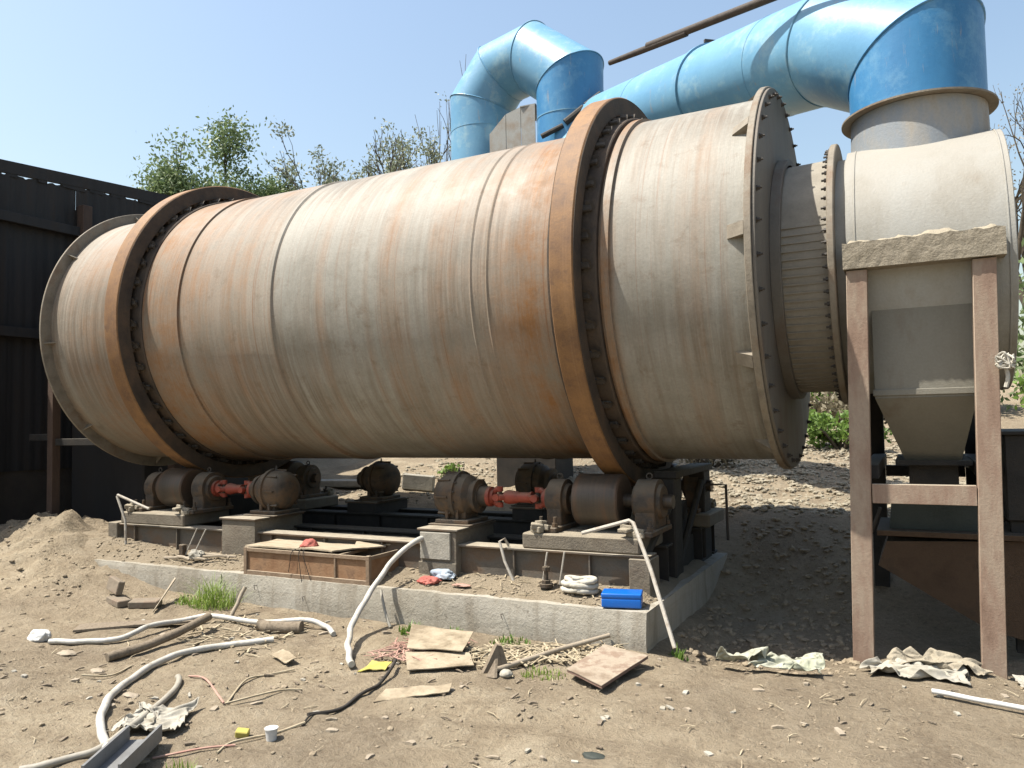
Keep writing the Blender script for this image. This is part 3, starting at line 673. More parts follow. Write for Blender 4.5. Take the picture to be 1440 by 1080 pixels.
mb = MB(); mb.cyl((-1.25, 2.75, 5.27), (-.98, 2.85, 5.40), .035, seg=10); mb.cyl((-.95, 2.85, 5.43), (-.72, 2.95, 5.62), .05, seg=10); mb.cyl((-.70, 2.96, 5.64), (-.50, 3.02, 5.78), .05, seg=10); obj('motor_tube', mb, 'cable_black', fn)

# long pole crossing overhead
pp = thing('overhead_pole', 'dark rusty steel pole slanting across the sky above the blue duct', 'pole', (7.2, -2.2, 0))
d = Vector((1.71, -.80, -.19)).normalized(); A = Vector((.34, .99, 5.17))
mb = MB(); mb.tube([A, A+d*.4, A+d*1.0], [.026, .032, .032], 12); obj('thin_end', mb, 'pole_steel', pp)
mb = MB(); mb.tube([A+d*.52+Vector((0, 0, .02)), A+d*3.0+Vector((0, 0, .02)), A+d*7.6+Vector((0, 0, .02))], .037, 12); obj('main_pole', mb, 'pole_steel', pp)
e_ = A+d*7.55; mb = MB(); mb.cyl((e_.x, e_.y+.06, -.2), (e_.x, e_.y+.06, e_.z+.1), .05, seg=14); obj('post', mb, 'pole_steel', pp)

# ------------------------------------------------------------------ shed at the left
sh = thing('dark_shed', 'tall dark sheet metal shed at the left end of the drum', 'shed', (-7.6, 3, 0))
WX = -7.5
def ztop(y): return 4.93+.07*(y+.56)
for k in range(14):
    y0 = -3.2+k*.92; y1 = y0+.925; mb = MB(); n = 26; off = -.012 if k % 2 else 0
    mb.grid(n, 2, lambda a, t, y0=y0, y1=y1, off=off: (WX+off+.007*math.sin(a*13*math.pi)+.01*mn.noise(Vector((y0, a*3, t))), y0+(y1-y0)*a, 1.0 if t == 0 else ztop(y0+(y1-y0)*a)-.03-.03*mn.random()))
    obj('wall_sheet', mb.mesh('wall_sheet', 60), 'shed_sheet', sh)
mb = MB(); mb.b2(WX-.25, WX-.03, -3.2, 9.6, -.2, 1.6); obj('base_wall', mb, 'shed_masonry', sh)
mb = MB(); y0, y1 = -3.2, 9.6
mb.prism([(WX-.05, y0, ztop(y0)-.022), (WX-.05, y1, ztop(y1)-.022), (WX-.05, y1, ztop(y1)+.14), (WX-.05, y0, ztop(y0)+.14)], (.06, 0, 0)); obj('eave_rail', mb, 'shed_sheet', sh)
for k in range(34):
    y = -3.0+k*.375+random.uniform(-.1, .1); wdt = random.choice((.12, .22, .34)); mb = MB(); mb.b2(WX-.045, WX+.005, y, y+wdt, ztop(y)-.06, ztop(y)+.06); obj('eave_block', mb, 'shed_sheet', sh)
mb = MB(); mb.prism([(WX-.06, -3.2, 4.6), (WX-6, -3.2, 3.6), (WX-6, -3.2, 3.66), (WX-.06, -3.2, 4.66)], (0, 12.8, 0)); obj('roof', mb, 'shed_sheet', sh)
mb = MB(); mb.b2(WX-6, WX-.3, -3.2, -3.14, -.2, 3.6); mb.b2(WX-6, WX-.3, 9.54, 9.6, -.2, 3.6); mb.b2(WX-6, WX-5.95, -3.1, 9.5, -.2, 3.6); obj('end_wall', mb, 'shed_sheet', sh)
for y, z1 in ((-.75, 5.0), (.55, 4.9), (2.6, 4.9), (4.6, 4.9)):
    mb = MB(); mb.b2(WX+.03, WX+.17, y-.07, y+.07, -.1, z1-.2, .006); obj('post', mb, 'shed_post', sh)
for z in (4.25, 2.75):
    mb = MB(); mb.b2(WX+.022, WX+.11, -3.1, 9.5, z, z+.13, .004); obj('girt', mb, 'shed_sheet', sh)
fp = thing('furnace_post', 'thin brown post standing before the drum flange at the shed', 'post', (-6.15, -.66, 0))
mb = MB(); mb.b2(-6.20, -6.10, -.71, -.61, .1, 2.2, .004); obj('upright', mb, 'shed_post', fp)
mb = MB(); mb.b2(-6.098, -5.3, -.68, -.63, 1.34, 1.42, .004); mb.b2(-6.60, -6.202, -.68, -.63, 1.40, 1.48, .004); obj('arm', mb, 'dark_steel_and_shade', fp)
fp2 = thing('furnace_post', 'dark post in the shade under the drum flange at the shed', 'post', (-5.6, .6, 0))
mb = MB(); mb.b2(-5.66, -5.54, .54, .66, -.1, 1.7, .004); obj('upright', mb, 'shed_post', fp2)
fc = thing('furnace_box', 'dark brick furnace mouth behind the shed end of the drum', 'furnace', (-6.4, .6, 0))
mb = MB(); mb.b2(-7.2, -5.75, .25, 2.8, -.2, 4.0, .02); obj('casing', mb, 'shed_sheet', fc)
mb = MB(); mb.lathe([(-5.75, .85), (-5.05, .85)], O, 'X', 64, (False, True)); obj('throat', mb, 'dark_steel_and_shade', fc)

# ------------------------------------------------------------------ beams, piers and roller stations
BT = .55
def ibeam(name, label, y0, y1, x0, x1, mat='beam_steel'):
    t = thing(name, label, 'beam', ((x0+x1)/2, (y0+y1)/2, PZ))
    mb = MB(); n = 60
    mb.b2(x0, x1, y0, y1, BT-.018, BT, .003); obj('top_flange', mb, mat, t)
    mb = MB(); mb.b2(x0+.003, x1-.003, y0+.045, y0+.06, PZ+.0185, BT-.0185); obj('web', mb, mat, t)
    mb = MB(); mb.b2(x0, x1, y0+.004, y1, PZ-.02, PZ+.018, .003); obj('bottom_flange', mb, mat, t)
    x = x0+.3
    while x < x1:
        mb = MB(); mb.b2(x, x+.012, y0+.012, y0+.0445, PZ+.019, BT-.019); obj('stiffener', mb, mat, t); x += .62
    return t
ibeam('support_beam', 'front steel beam with dusty top under the near rollers', -1.10, -.92, -4.45, 1.275)
ibeam('support_beam', 'dark inner steel beam in the shade behind the near rollers', -.62, -.44, -4.40, 1.26, 'dark_steel_and_shade')  # this and the rear beams: shade under the drum put into the colour
ibeam('support_beam', 'rear steel beam in the shade under the far rollers', .45, .63, -4.40, 1.26, 'dark_steel_and_shade')
ibeam('support_beam', 'outermost rear steel beam behind the far rollers', .93, 1.11, -4.40, 1.26, 'dark_steel_and_shade')
for x, lb in ((1.10, 'dark cross beam under the right riding ring'), (-3.60, 'dark cross beam under the left riding ring')):
    mb = MB(); mb.b2(x-.20, x+.10, -.43, .44, .24, .50, .01); mb.b2(x-.16, x+.06, -.40, .41, .49, .80, .01); single('cross_beam', mb, 'dark_steel_and_shade', lb, 'beam')
tp = thing('thrust_pier', 'dark dusty steel pier with slanting brace at the right end of the plinth', 'pier', (1.2, .2, PZ))
for y0_, y1_ in ((-.36, -.14), (.62, .86)):
    mb = MB(); mb.b2(1.12, 1.26, y0_, y1_, .24, 1.04, .01); obj('post', mb, 'dark_steel_and_shade', tp)  # near-black colour stands in for the shade at this end
mb = MB(); mb.b2(1.10, 1.28, -.37, .88, 1.042, 1.10, .006); obj('head_beam', mb, 'dark_steel_and_shade', tp)
mb = MB(); mb.tube([(1.20, -.95, .52), (1.24, -.30, .90)], .03, 8); obj('brace', mb, 'dark_steel_and_shade', tp)
mb = MB(); mb.tube([(1.20, -.10, .30), (1.24, .60, .95)], .03, 8); obj('brace', mb, 'dark_steel_and_shade', tp)
mb = MB(); mb.b2(1.13, 1.285, -1.125, -.90, .24, .53, .006); single('end_block', mb, 'pier_concrete', 'rough grey block closing the right end of the front beam', 'block')
mb = MB(); mb.b2(-4.50, -4.36, -1.125, -.90, .24, .56, .006); single('end_block', mb, 'pier_concrete', 'dusty grey block closing the left end of the front beam', 'block')

def station(label, grp):
    t = thing('roller_station', label, 'roller', (0, 0, 0), 0, grp)
    mb = MB(); ax = .35
    mb.lathe([(-.185, .10), (-.185, .185), (-.175, .197), (-.165, .2), (.165, .2), (.175, .197), (.185, .185), (.185, .10)], (0, 0, ax), 'X', 48); obj('roller', mb.mesh('roller', 30), 'roller_steel', t, local=True)
    mb = MB(); mb.cyl((-.50, 0, ax), (.56, 0, ax), .052, seg=24); obj('shaft', mb, 'roller_steel', t, local=True)
    mb = MB(); nn = 40
    mb.b2(-.53, .40, -.335, .25, 0.001, .118, .012); obj('base_block', mb, 'pier_concrete', t, local=True)
    for x0, x1, rr_ in ((-.44, -.255, .155), (.275, .49, .165)):
        mb = MB(); mb.lathe([(x0, .07), (x0, rr_*.72), (x0+.025, rr_*.78), (x0+.03, rr_), (x1-.03, rr_), (x1-.025, rr_*.8), (x1, rr_*.72), (x1, .07)], (0, 0, ax), 'X', 40)
        mb.b2(x0+.032, x1-.032, -rr_*.9, rr_*.9, .15, ax, .006); h = obj('bearing_housing', mb.mesh('bearing_housing', 30), 'cast_iron', t, local=True)
        mb = MB(); mb.b2(x0+.01, x1-.01, -.29, .23, .119, .158, .006); obj('foot', mb, 'cast_iron', h)
        mb = MB(); mb.rings([[Vector(((x0+x1)/2+.022*math.cos(a)+(.006*math.cos(b2))*math.cos(a), .006*math.sin(b2), ax+rr_+.022+.022*math.sin(a)+.006*math.cos(b2)*math.sin(a))) for b2 in (2*math.pi*q/6 for q in range(6))] for a in (2*math.pi*k/14 for k in range(14))], True)
        obj('eyebolt', mb, 'bolt_steel', h)
        for bx in (x0+.035, x1-.035):
            for by in (-.25, .19):
                mb = MB(); mb.cyl((bx, by, .159), (bx, by, .19), .024, seg=6); mb.cyl((bx, by, .19), (bx, by, .235), .013, seg=8); obj('bolt', mb, 'cast_iron', h)
    rnd = random.Random(3)
    for cx_ in (-.37, .33):
        mb = MB()
        for k in range(5): mb.box((cx_+rnd.uniform(-.08, .06), -.30+rnd.uniform(-.02, .03), .133+.018*k*.7), (rnd.uniform(.05, .10), rnd.uniform(.04, .07), rnd.uniform(.025, .05)), (rnd.uniform(-.2, .2), rnd.uniform(-.2, .2), rnd.uniform(-.5, .5)), .006)
        obj('clamp', mb, 'rope' if False else 'crusted_beam', t, local=True)
    return t
G1 = 'roller stations carrying the drum'
st = station('grimy steel roller between bearings under the right orange ring', G1); st.location = (.80, -.75, BT)
copy_tree(st, (-3.83, -.75, BT), 0, 'dusty steel roller between bearings under the left orange ring')
copy_tree(st, (.80, .75, BT), math.pi, 'far side roller in the dark behind the right station')
copy_tree(st, (-3.83, .75, BT), math.pi, 'far side roller in the dark behind the left station')

def reducer(label):
    t = thing('gear_reducer', label, 'gearbox', (0, 0, 0), 0, 'gear reducers on concrete piers'); az = .23
    mb = MB(); mb.lathe([(-.255, .03), (-.25, .09), (-.225, .145), (-.18, .178), (-.11, .188), (-.055, .188), (-.05, .205), (-.02, .205), (-.015, .185), (.05, .17), (.09, .13), (.11, .125), (.115, .14), (.145, .14), (.15, .10), (.155, .095)], (0, 0, az), 'X', 48); bd_ = obj('housing', mb.mesh('housing', 30), 'cast_iron', t, local=True)
    mb = MB(); mb.cyl((.155, 0, az), (.225, 0, az), .082, seg=28); obj('output_hub', mb, 'cast_iron', t, local=True)
    mb = MB(); mb.b2(-.20, .12, -.17, .17, .012, .045, .006); mb.b2(-.24, .16, -.215, .215, .0, .012, .003)
    for x in (-.10, .0): mb.b2(x-.012, x+.012, -.15, .15, .0455, .16)
    mb.b2(-.14, .06, -.11, .11, .046, .12, .004); obj('foot', mb, 'cast_iron', t, local=True)
    for k in range(14):
        a = 2*math.pi*k/14; mb = MB(); mb.cyl((-.02, .19*math.sin(a), az+.19*math.cos(a)), (-.004, .19*math.sin(a), az+.19*math.cos(a)), .010, seg=6); obj('bolt', mb, 'bolt_steel', bd_)
    for k in range(8):
        a = 2*math.pi*k/8; mb = MB(); mb.box((-.13, .19*math.sin(a), az+.19*math.cos(a)), (.12, .012, .02), (-a, 0, 0)); obj('rib', mb, 'cast_iron', bd_)
    mb = MB(); mb.cyl((-.06, 0, az+.18), (-.06, 0, az+.235), .014, .006, 8); obj('plug', mb, 'bolt_steel', bd_)
    return t
PT = .672
gr1 = reducer('round cast gear reducer left of the red shaft under the right ring'); gr1.location = (-.42, -.75, PT)
copy_tree(gr1, (-2.60, -.75, PT), math.pi, 'round ribbed gear reducer right of the red shaft under the left ring')
copy_tree(gr1, (-.42, .75, PT), 0, 'dark gear reducer silhouetted on the far side of the drum, right one')
copy_tree(gr1, (-2.47, .75, PT), math.pi, 'dark gear reducer silhouetted on the far side of the drum, left one')
def pier(x0, x1, y0, y1, label, patch, mt='pier_concrete'):
    t = thing('concrete_pier', label, 'pier', ((x0+x1)/2, (y0+y1)/2, PZ), 0, 'piers under the gear reducers')
    mb = MB(); mb.b2(x0, x1, y0, y1, .22, PT-.02, .012, 2); obj('block', mb, mt, t)
    mb = MB(); mb.b2(x0-.02, x1+.02, y0-.015, y1, PT-.0195, PT-.001, .003); obj('cap_plate', mb, 'beam_steel', t)
    if patch:
        mb = MB(); mb.b2(x0+.012, x1-.045, y0-.022, y0-.001, .43, PT-.03, .004); obj('plaster_patch', mb, 'patch_plaster', t)
        mb = MB(); mb.b2(x0-.01, x1+.004, y0-.012, y0-.0015, .25, .405, .003); obj('lower_patch', mb, 'pier_concrete', t)
    return t
pier(-.63, -.29, -1.13, -.50, 'grey concrete pier with pale plaster patch behind the white hose', True)
pier(-2.86, -2.44, -1.13, -.50, 'plain grey concrete pier left of the rusty crate', False)
pier(-.63, -.29, .50, 1.10, 'far shade-darkened pier under the right silhouetted gear reducer', False, 'dark_steel_and_shade')  # far piers: shade under the drum put into a near-black colour
pier(-2.70, -2.30, .50, 1.10, 'far shade-darkened pier under the left silhouetted gear reducer', False, 'dark_steel_and_shade')

def cardan(x0, x1, label):
    t = thing('cardan_shaft', label, 'shaft', ((x0+x1)/2, -.75, .9), 0, 'red cardan shafts'); L = x1-x0; z = .9; y = -.75
    mb = MB(); mb.lathe([(x0, .03), (x0, .082), (x0+.03, .082), (x0+.035, .06), (x0+.055, .055)], (0, y, z), 'X', 28); obj('flange', mb.mesh('flange', 30), 'red_paint', t)
    mb = MB(); mb.lathe([(x1-.055, .055), (x1-.035, .06), (x1-.03, .082), (x1, .082), (x1, .03)], (0, y, z), 'X', 28); obj('flange', mb.mesh('flange', 30), 'red_paint', t)
    j0, j1 = x0+.105, x1-.105
    for xc, sg in ((j0, 1), (j1, -1)):
        mb = MB()
        for s in (-1, 1):
            mb.tube([(xc-sg*.06, y, z+s*.035), (xc-sg*.03, y, z+s*.06), (xc+sg*.012, y, z+s*.062)], [.024, .026, .022], 10)
            mb.cyl((xc, y, z+s*.045), (xc, y, z+s*.085), .026, seg=14)
        obj('yoke', mb, 'red_paint', t)
        mb = MB()
        for s in (-1, 1):
            mb.tube([(xc+sg*.06, y+s*.03, z), (xc+sg*.03, y+s*.06, z), (xc-sg*.012, y+s*.062, z)], [.026, .026, .022], 10)
            mb.cyl((xc, y+s*.045, z), (xc, y+s*.088, z), .030, seg=14)
        obj('yoke', mb, 'red_paint', t)
        mb = MB(); mb.cyl((xc, y-.07, z), (xc, y+.07, z), .018, seg=10); mb.cyl((xc, y, z-.07), (xc, y, z+.07), .018, seg=10); obj('cross', mb, 'cast_iron', t)
    mb = MB(); mb.lathe([(j0+.05, .05), (j0+.08, .058), ((j0+j1)/2-.02, .050), ((j0+j1)/2, .042), (j1-.08, .042), (j1-.05, .05)], (0, y, z), 'X', 24); obj('tube', mb.mesh('tube', 30), 'red_paint', t)
cardan(-.195, .36, 'red cardan shaft with universal joints under the right ring')
cardan(-3.34, -2.825, 'red dusty cardan shaft in the shade under the left ring')

# ------------------------------------------------------------------ rusty crate on the plinth
cr = thing('rusty_crate', 'shallow rust brown crate with plywood sheet on top at the plinth edge', 'crate', (-1.55, -1.1, PZ))
x0, x1, y0, y1, z0, z1 = -2.23, -.885, -1.463, -.70, .25, .475
mb = MB(); mb.b2(x0+.02, x1-.02, y0+.012, y0+.022, z0+.01, z1-.01); obj('front_panel', mb, 'crate_rust', cr)
mb = MB(); mb.b2(x1-.022, x1-.012, y0+.023, y1-.023, z0+.01, z1-.01); obj('side_panel', mb, 'crate_rust', cr)
mb = MB(); mb.b2(x0+.012, x0+.022, y0+.023, y1-.023, z0+.01, z1-.01); obj('side_panel', mb, 'crate_rust', cr)
mb = MB(); mb.b2(x0+.02, x1-.02, y1-.022, y1-.012, z0+.01, z1-.01); obj('back_panel', mb, 'crate_rust', cr)
for zz0, zz1 in ((z0-.004, z0+.035), (z1-.032, z1)):
    mb = MB(); mb.b2(x0+.03, x1-.03, y0-.004, y0+.0115, zz0, zz1, .003); obj('rail', mb, 'crate_trim', cr)
    mb = MB(); mb.b2(x1-.0115, x1+.003, y0+.03, y1-.03, zz0, zz1, .003); obj('rail', mb, 'crate_trim', cr)
for x in (x0, x1-.035):
    for y in (y0-.006, y1-.03):
        mb = MB(); mb.b2(x, x+.036, y, y+.034, z0-.006, z1+.004, .003); obj('corner_post', mb, 'crate_trim', cr)
mb = MB(); mb.b2(-1.24, -1.225, y0-.002, y0+.0118, z0+.036, z1-.033); obj('batten', mb, 'crate_trim', cr)
mb = MB(); mb.b2(-1.235, -1.215, y0+.024, y1-.024, z1-.03, z1-.008); obj('batten', mb, 'crate_trim', cr)
def sheet(pts, th, nx, ny, amp, fr_=3, seed=0):
    a, b_, c, d_ = [Vector(p) for p in pts]; mb = MB()
    f = lambda s, t, dz: (lambda p: (p.x, p.y, p.z+dz+amp*fbm(p.x*fr_, p.y*fr_, seed, 3)))(a.lerp(b_, s).lerp(d_.lerp(c, s), t))
    mb.grid(nx, ny, lambda s, t: f(s, t, th)); mb.grid(nx, ny, lambda s, t: f(s, t, 0))
    for e in ((0, 1), (1, 1)): pass
    mb.grid(nx, 2, lambda s, t: f(s, 0, th*t)); mb.grid(nx, 2, lambda s, t: f(s, 1, th*t)); mb.grid(ny, 2, lambda s, t: f(0, s, th*t)); mb.grid(ny, 2, lambda s, t: f(1, s, th*t))
    bmesh.ops.remove_doubles(mb.bm, verts=mb.bm.verts, dist=1e-5); return mb
single('plywood_sheet', sheet([(-2.24, -1.44, .482), (-1.28, -1.44, .482), (-1.12, -.98, .485), (-2.20, -.98, .485)], .012, 24, 14, .012), 'plywood', 'pale plywood sheet lying over the left of the rusty crate', 'sheet')
single('plywood_sheet', sheet([(-2.10, -1.0, .500), (-.98, -1.06, .500), (-.80, -.68, .505), (-2.0, -.68, .505)], .010, 24, 10, .012, 4, 3), 'plywood', 'warped pale plywood sheet at the back of the rusty crate', 'sheet')
single('plywood_sheet', sheet([(-1.19, -1.28, .487), (-1.01, -1.08, .487), (-1.05, -.95, .515), (-1.30, -1.10, .515)], .010, 8, 8, .01, 4, 5), 'plywood', 'torn plywood scrap beside the open corner of the crate', 'sheet')
def crumple(name, label, cat, loc, size, mat, seed, amp=.35, fr_=2.2, sub=4, rz=0, group=None):
    bm = bmesh.new(); bmesh.ops.create_icosphere(bm, subdivisions=sub, radius=1)
    for v_ in bm.verts:
        p = v_.co.copy(); q = p*fr_*.55+Vector((seed*7.3, seed*3.1, 0)); qs = Vector((q.x*1.1+q.y*.8, q.y*2.6-q.x*1.3, q.z*1.6))
        r_ = 1+amp*.9*mn.noise(q)+amp*.75*(.4-abs(mn.noise(qs*1.3)))+amp*.30*(.3-abs(mn.noise(qs*2.9+Vector((3, 1, 2)))))+amp*.10*mn.noise(q*9)
        p = p*max(.2, r_)
        if p.z < -.25: p.z = -.25+(p.z+.25)*.1; 
        v_.co = Vector((p.x*size[0], p.y*size[1], (p.z+.25)*size[2]))
    me = bpy.data.meshes.new(name); bm.to_mesh(me); bm.free(); me.polygons.foreach_set('use_smooth', [True]*len(me.polygons)); me.set_sharp_from_angle(angle=R(50))
    return single(name, me, mat, label, cat, loc, (0, 0, rz), group)
crumple('red_rag', 'dark red rag on the plywood of the crate', 'rag', (-1.62, -1.33, .492), (.08, .06, .05), 'red_fibre', 3)
mb = MB()
for dx, ln in ((0, .28), (.03, .22), (-.05, .17)): mb.tube(smooth_path([(-1.60+dx, -1.40, .50), (-1.60+dx*1.5, -1.475, .47), (-1.58+dx*2.2, -1.482, .47-ln*.5), (-1.56+dx*3, -1.478, .47-ln)], 4), .003, 5)
single('loose_wires', mb, 'cable_black', 'thin dark wires hanging over the crate front', 'wire')

# ------------------------------------------------------------------ hoses, rods, litter
def hose(name, pts, r, mat, label, cat='hose', end=True, group=None):
    mb = MB(); P_ = smooth_path(pts, 10); sd_ = len(label)*1.7
    P_ = [p+Vector((mn.noise(Vector((i*.16, sd_, 0))), mn.noise(Vector((i*.16, sd_, 5))), .35*mn.noise(Vector((i*.2, sd_, 9)))))*r*.55 for i, p in enumerate(P_)]
    mb.tube(P_, [r*(1+.10*mn.noise(Vector((i*.35, sd_, 3)))) for i in range(len(P_))], 12); return single(name, mb.mesh(name, 60), mat, label, cat, group=group)
g = lambda x, y, dz: (x, y, gh(x, y)+dz)
hose('white_hose', [(-.56, -1.00, .575), (-.60, -1.16, .590), (-.66, -1.36, .50), (-.70, -1.56, .36), (-.67, -1.80, .22), (-.58, -2.06, .11), (-.44, -2.28, .06), (-.30, -2.44, .035), (-.20, -2.55, .028)], .021, 'hose_white', 'white hose hanging from the pier and curving down past the plinth corner of the crate')
hose('white_hose', [g(-.18, -4.30, .02), g(-.29, -4.12, .02), g(-.46, -4.02, .022), g(-.71, -3.87, .022), g(-.95, -3.66, .022), g(-1.17, -3.39, .022), g(-1.35, -3.09, .022), g(-1.41, -2.77, .022), g(-1.30, -2.51, .022), g(-1.06, -2.31, .022)], .021, 'hose_white', 'thick white hose sweeping in a long curve across the near mud')
hose('white_hose', [g(-2.56, -2.96, .02), g(-2.30, -2.87, .022), g(-2.12, -2.72, .03), g(-2.10, -2.5, .06), g(-2.06, -2.25, .05), g(-1.90, -2.10, .05), g(-1.5, -2.03, .045), g(-1.16, -1.90, .06), g(-.96, -1.90, .03), g(-.80, -1.99, .02)], .019, 'hose_white', 'dirty white hose snaking along the foot of the plinth')
hose('white_hose', [g(-.62, -4.32, .02), g(-.53, -4.20, .02), g(-.47, -4.04, .022), g(-.52, -3.86, .03), g(-.72, -3.50, .022), g(-.92, -3.22, .02), g(-1.0, -3.17, .02)], .017, 'hose_grey', 'dirty thin hose passing under the crumpled cloth at lower left')
hose('round_timber', [g(-1.78, -3.07, .026), g(-1.72, -2.72, .045), g(-1.77, -2.24, .10)], .030, 'old_wood', 'dark round timber pole lying on the near mud', 'timber')
hose('cut_log', [g(-1.44, -2.09, .03), g(-1.28, -2.05, .035), g(-1.10, -2.00, .04)], .045, 'old_wood', 'short thick piece of dark wood lying across the hose', 'timber')
hose('prop_stick', [(-1.93, -1.90, gh(-1.93, -1.9)), (-1.92, -1.83, .10), (-1.90, -1.76, .22)], .016, 'pale_wood', 'short pale stick standing against the plinth near the grass', 'stick')
hose('prop_stick', [(-.70, -1.56, .25), (-.63, -1.62, .14), (-.55, -1.66, .01)], .011, 'hose_grey', 'thin grey stick leaning on the plinth beside the hanging hose', 'stick')
hose('long_stick', [g(.66, -2.28, .02), g(.88, -1.86, .05), g(1.12, -1.52, .08)], .016, 'pale_wood', 'long pale stick lying on the wood shavings', 'stick')
hose('black_cable', [g(.13, -3.30, .008), g(.17, -3.1, .01), g(.19, -2.95, .01), g(.16, -2.75, .012), g(.12, -2.58, .04), (.05, -2.42, .05)], .010, 'cable_black', 'frayed dark cable curving over the mud', 'cable')
hose('thin_twig', [g(.20, -3.42, .005), g(.15, -3.30, .01), g(.16, -3.18, .01)], .005, 'cable_black', 'thin dark twig beside the frayed cable', 'twig')
hose('white_pipe', [g(2.99, -1.71, .03), g(3.30, -1.75, .03), g(3.7, -1.8, .03)], .013, 'white_plastic', 'white plastic pipe lying on the mud at the right edge', 'pipe')
rnd = random.Random(21)
def rod(pts, r, label): mb = MB(); mb.tube([Vector(p) for p in pts], r, 8); return single('steel_rod', mb, 'rod_pale', label, 'rod')
rod([(-4.12, -1.20, .36), (-4.13, -1.2, .60), (-4.26, -1.20, .84), (-4.25, -1.2, .852), (-3.83, -1.16, .72)], .013, 'bent pale rod standing at the left roller station')
rod([(.80, -1.17, .70), (1.16, -1.17, .805), (1.19, -1.18, .79), (1.36, -1.34, .50), (1.56, -1.53, .06)], .014, 'long bent pale rod leaning from the right roller station to the ground')
rod([(.235, -1.16, .30), (.15, -1.15, .46), (.10, -1.13, .60), (.13, -1.10, .615), (.14, -1.06, .56)], .011, 'hooked pale rod clamped over the front beam near the right pier')
rod([(.46, -1.14, .30), (.50, -1.13, .54)], .007, 'thin pale rod behind the anchor bolt, left one'); rod([(.60, -1.14, .31), (.64, -1.13, .55)], .007, 'thin pale rod behind the anchor bolt, right one')
rod([(-3.30, -1.17, .30), (-3.20, -1.12, .55)], .006, 'thin bright rod propped on the left front beam, left one'); rod([(-3.18, -1.19, .29), (-3.08, -1.12, .55)], .006, 'thin bright rod propped on the left front beam, right one')
ab = thing('anchor_bolt', 'rusty anchor bolt with nut standing on the plinth mud', 'bolt', (.52, -1.20, .29))
mb = MB(); mb.cyl((.52, -1.20, .27), (.52, -1.20, .45), .017, seg=10); obj('stud', mb, 'cast_iron', ab)
mb = MB(); mb.cyl((.52, -1.20, .30), (.52, -1.20, .325), .05, seg=16); mb.cyl((.52, -1.20, .325), (.52, -1.20, .35), .034, seg=6); obj('washer', mb, 'cast_iron', ab)
mb = MB(); mb.cyl((.52, -1.20, .42), (.52, -1.20, .445), .03, seg=6); obj('nut', mb, 'cast_iron', ab)
mb = MB(); mb.b2(-3.36, -3.30, -1.20, -1.15, .27, .40, .006); single('steel_stub', mb, 'cast_iron', 'short dark steel stub on the mud below the left beam', 'stub')

# coil of rope, blue case, small bits on the plinth
mb = MB(); P = []
for k in range(150):
    a = k*.27; r_ = .085+.018*math.sin(k*.37)+.012*math.sin(k*1.1); P.append((.80+r_*1.15*math.cos(a), -1.24+r_*.85*math.sin(a), .30+.085*k/150+.010*math.sin(a*1.7)))
mb.tube(P, .019, 7); single('rope_coil', mb.mesh('rope_coil', 60), 'rope', 'coil of pale thick rope lying on the plinth', 'rope')
bc = thing('blue_case', 'bright blue plastic case lying on the plinth corner', 'case', (1.18, -1.38, PZ))
mb = MB(); mb.box((0, 0, .032), (.265, .165, .060), bev=.010, seg=3); obj('bottom_shell', mb.mesh('bottom_shell', 40), 'blue_box', bc, local=True)
mb = MB(); mb.box((0, 0, .080), (.268, .168, .032), bev=.009, seg=3); obj('lid', mb.mesh('lid', 40), 'blue_box', bc, local=True)
mb = MB(); mb.box((0, 0, .0635), (.258, .158, .006)); obj('seam', mb, 'blue_box', bc, local=True)
bc.location = (1.165, -1.375, PZ+.008); bc.rotation_euler = (0, 0, R(14))
crumple('red_fibre_wad', 'small red wad of fibre on the plinth beside the pier', 'wad', (-.42, -1.32, PZ+.03), (.085, .06, .035), 'red_fibre', 5, .5)
crumple('plastic_scrap', 'pale blue plastic scrap at the foot of the pier', 'scrap', (-.36, -1.20, PZ+.05), (.10, .05, .05), 'blue_litter', 8, .5)
crumple('paper_scrap', 'reddish paper scrap on the plinth mud right of the pier', 'scrap', (-.12, -1.34, PZ+.035), (.07, .03, .012), 'pink_litter', 9, .4)
for i, (x, y, a, l_) in enumerate(((-3.2, -1.28, .2, .42), (-3.05, -1.22, .5, .38), (-2.8, -1.25, -.15, .40), (-2.95, -1.34, .1, .30), (-2.7, -1.3, .35, .32), (-3.1, -1.36, -.3, .26))):
    mb = MB(); dd = Vector((math.cos(a), math.sin(a), 0))*l_/2; c = Vector((x, y, mud_z(x, y)+.02+.006*i)); mb.tube([c-dd, c+Vector((0, 0, .008)), c+dd], [.012, .014, .009], 7)
    single('wood_stick', mb, 'pale_wood', 'short stick in the bundle of sticks on the plinth left of the crate', 'stick', group='sticks left of the crate')
crumple('cloth_scrap', 'small pale cloth scrap among the sticks on the plinth', 'cloth', (-3.0, -1.30, .31), (.07, .06, .06), 'sack', 15, .5)

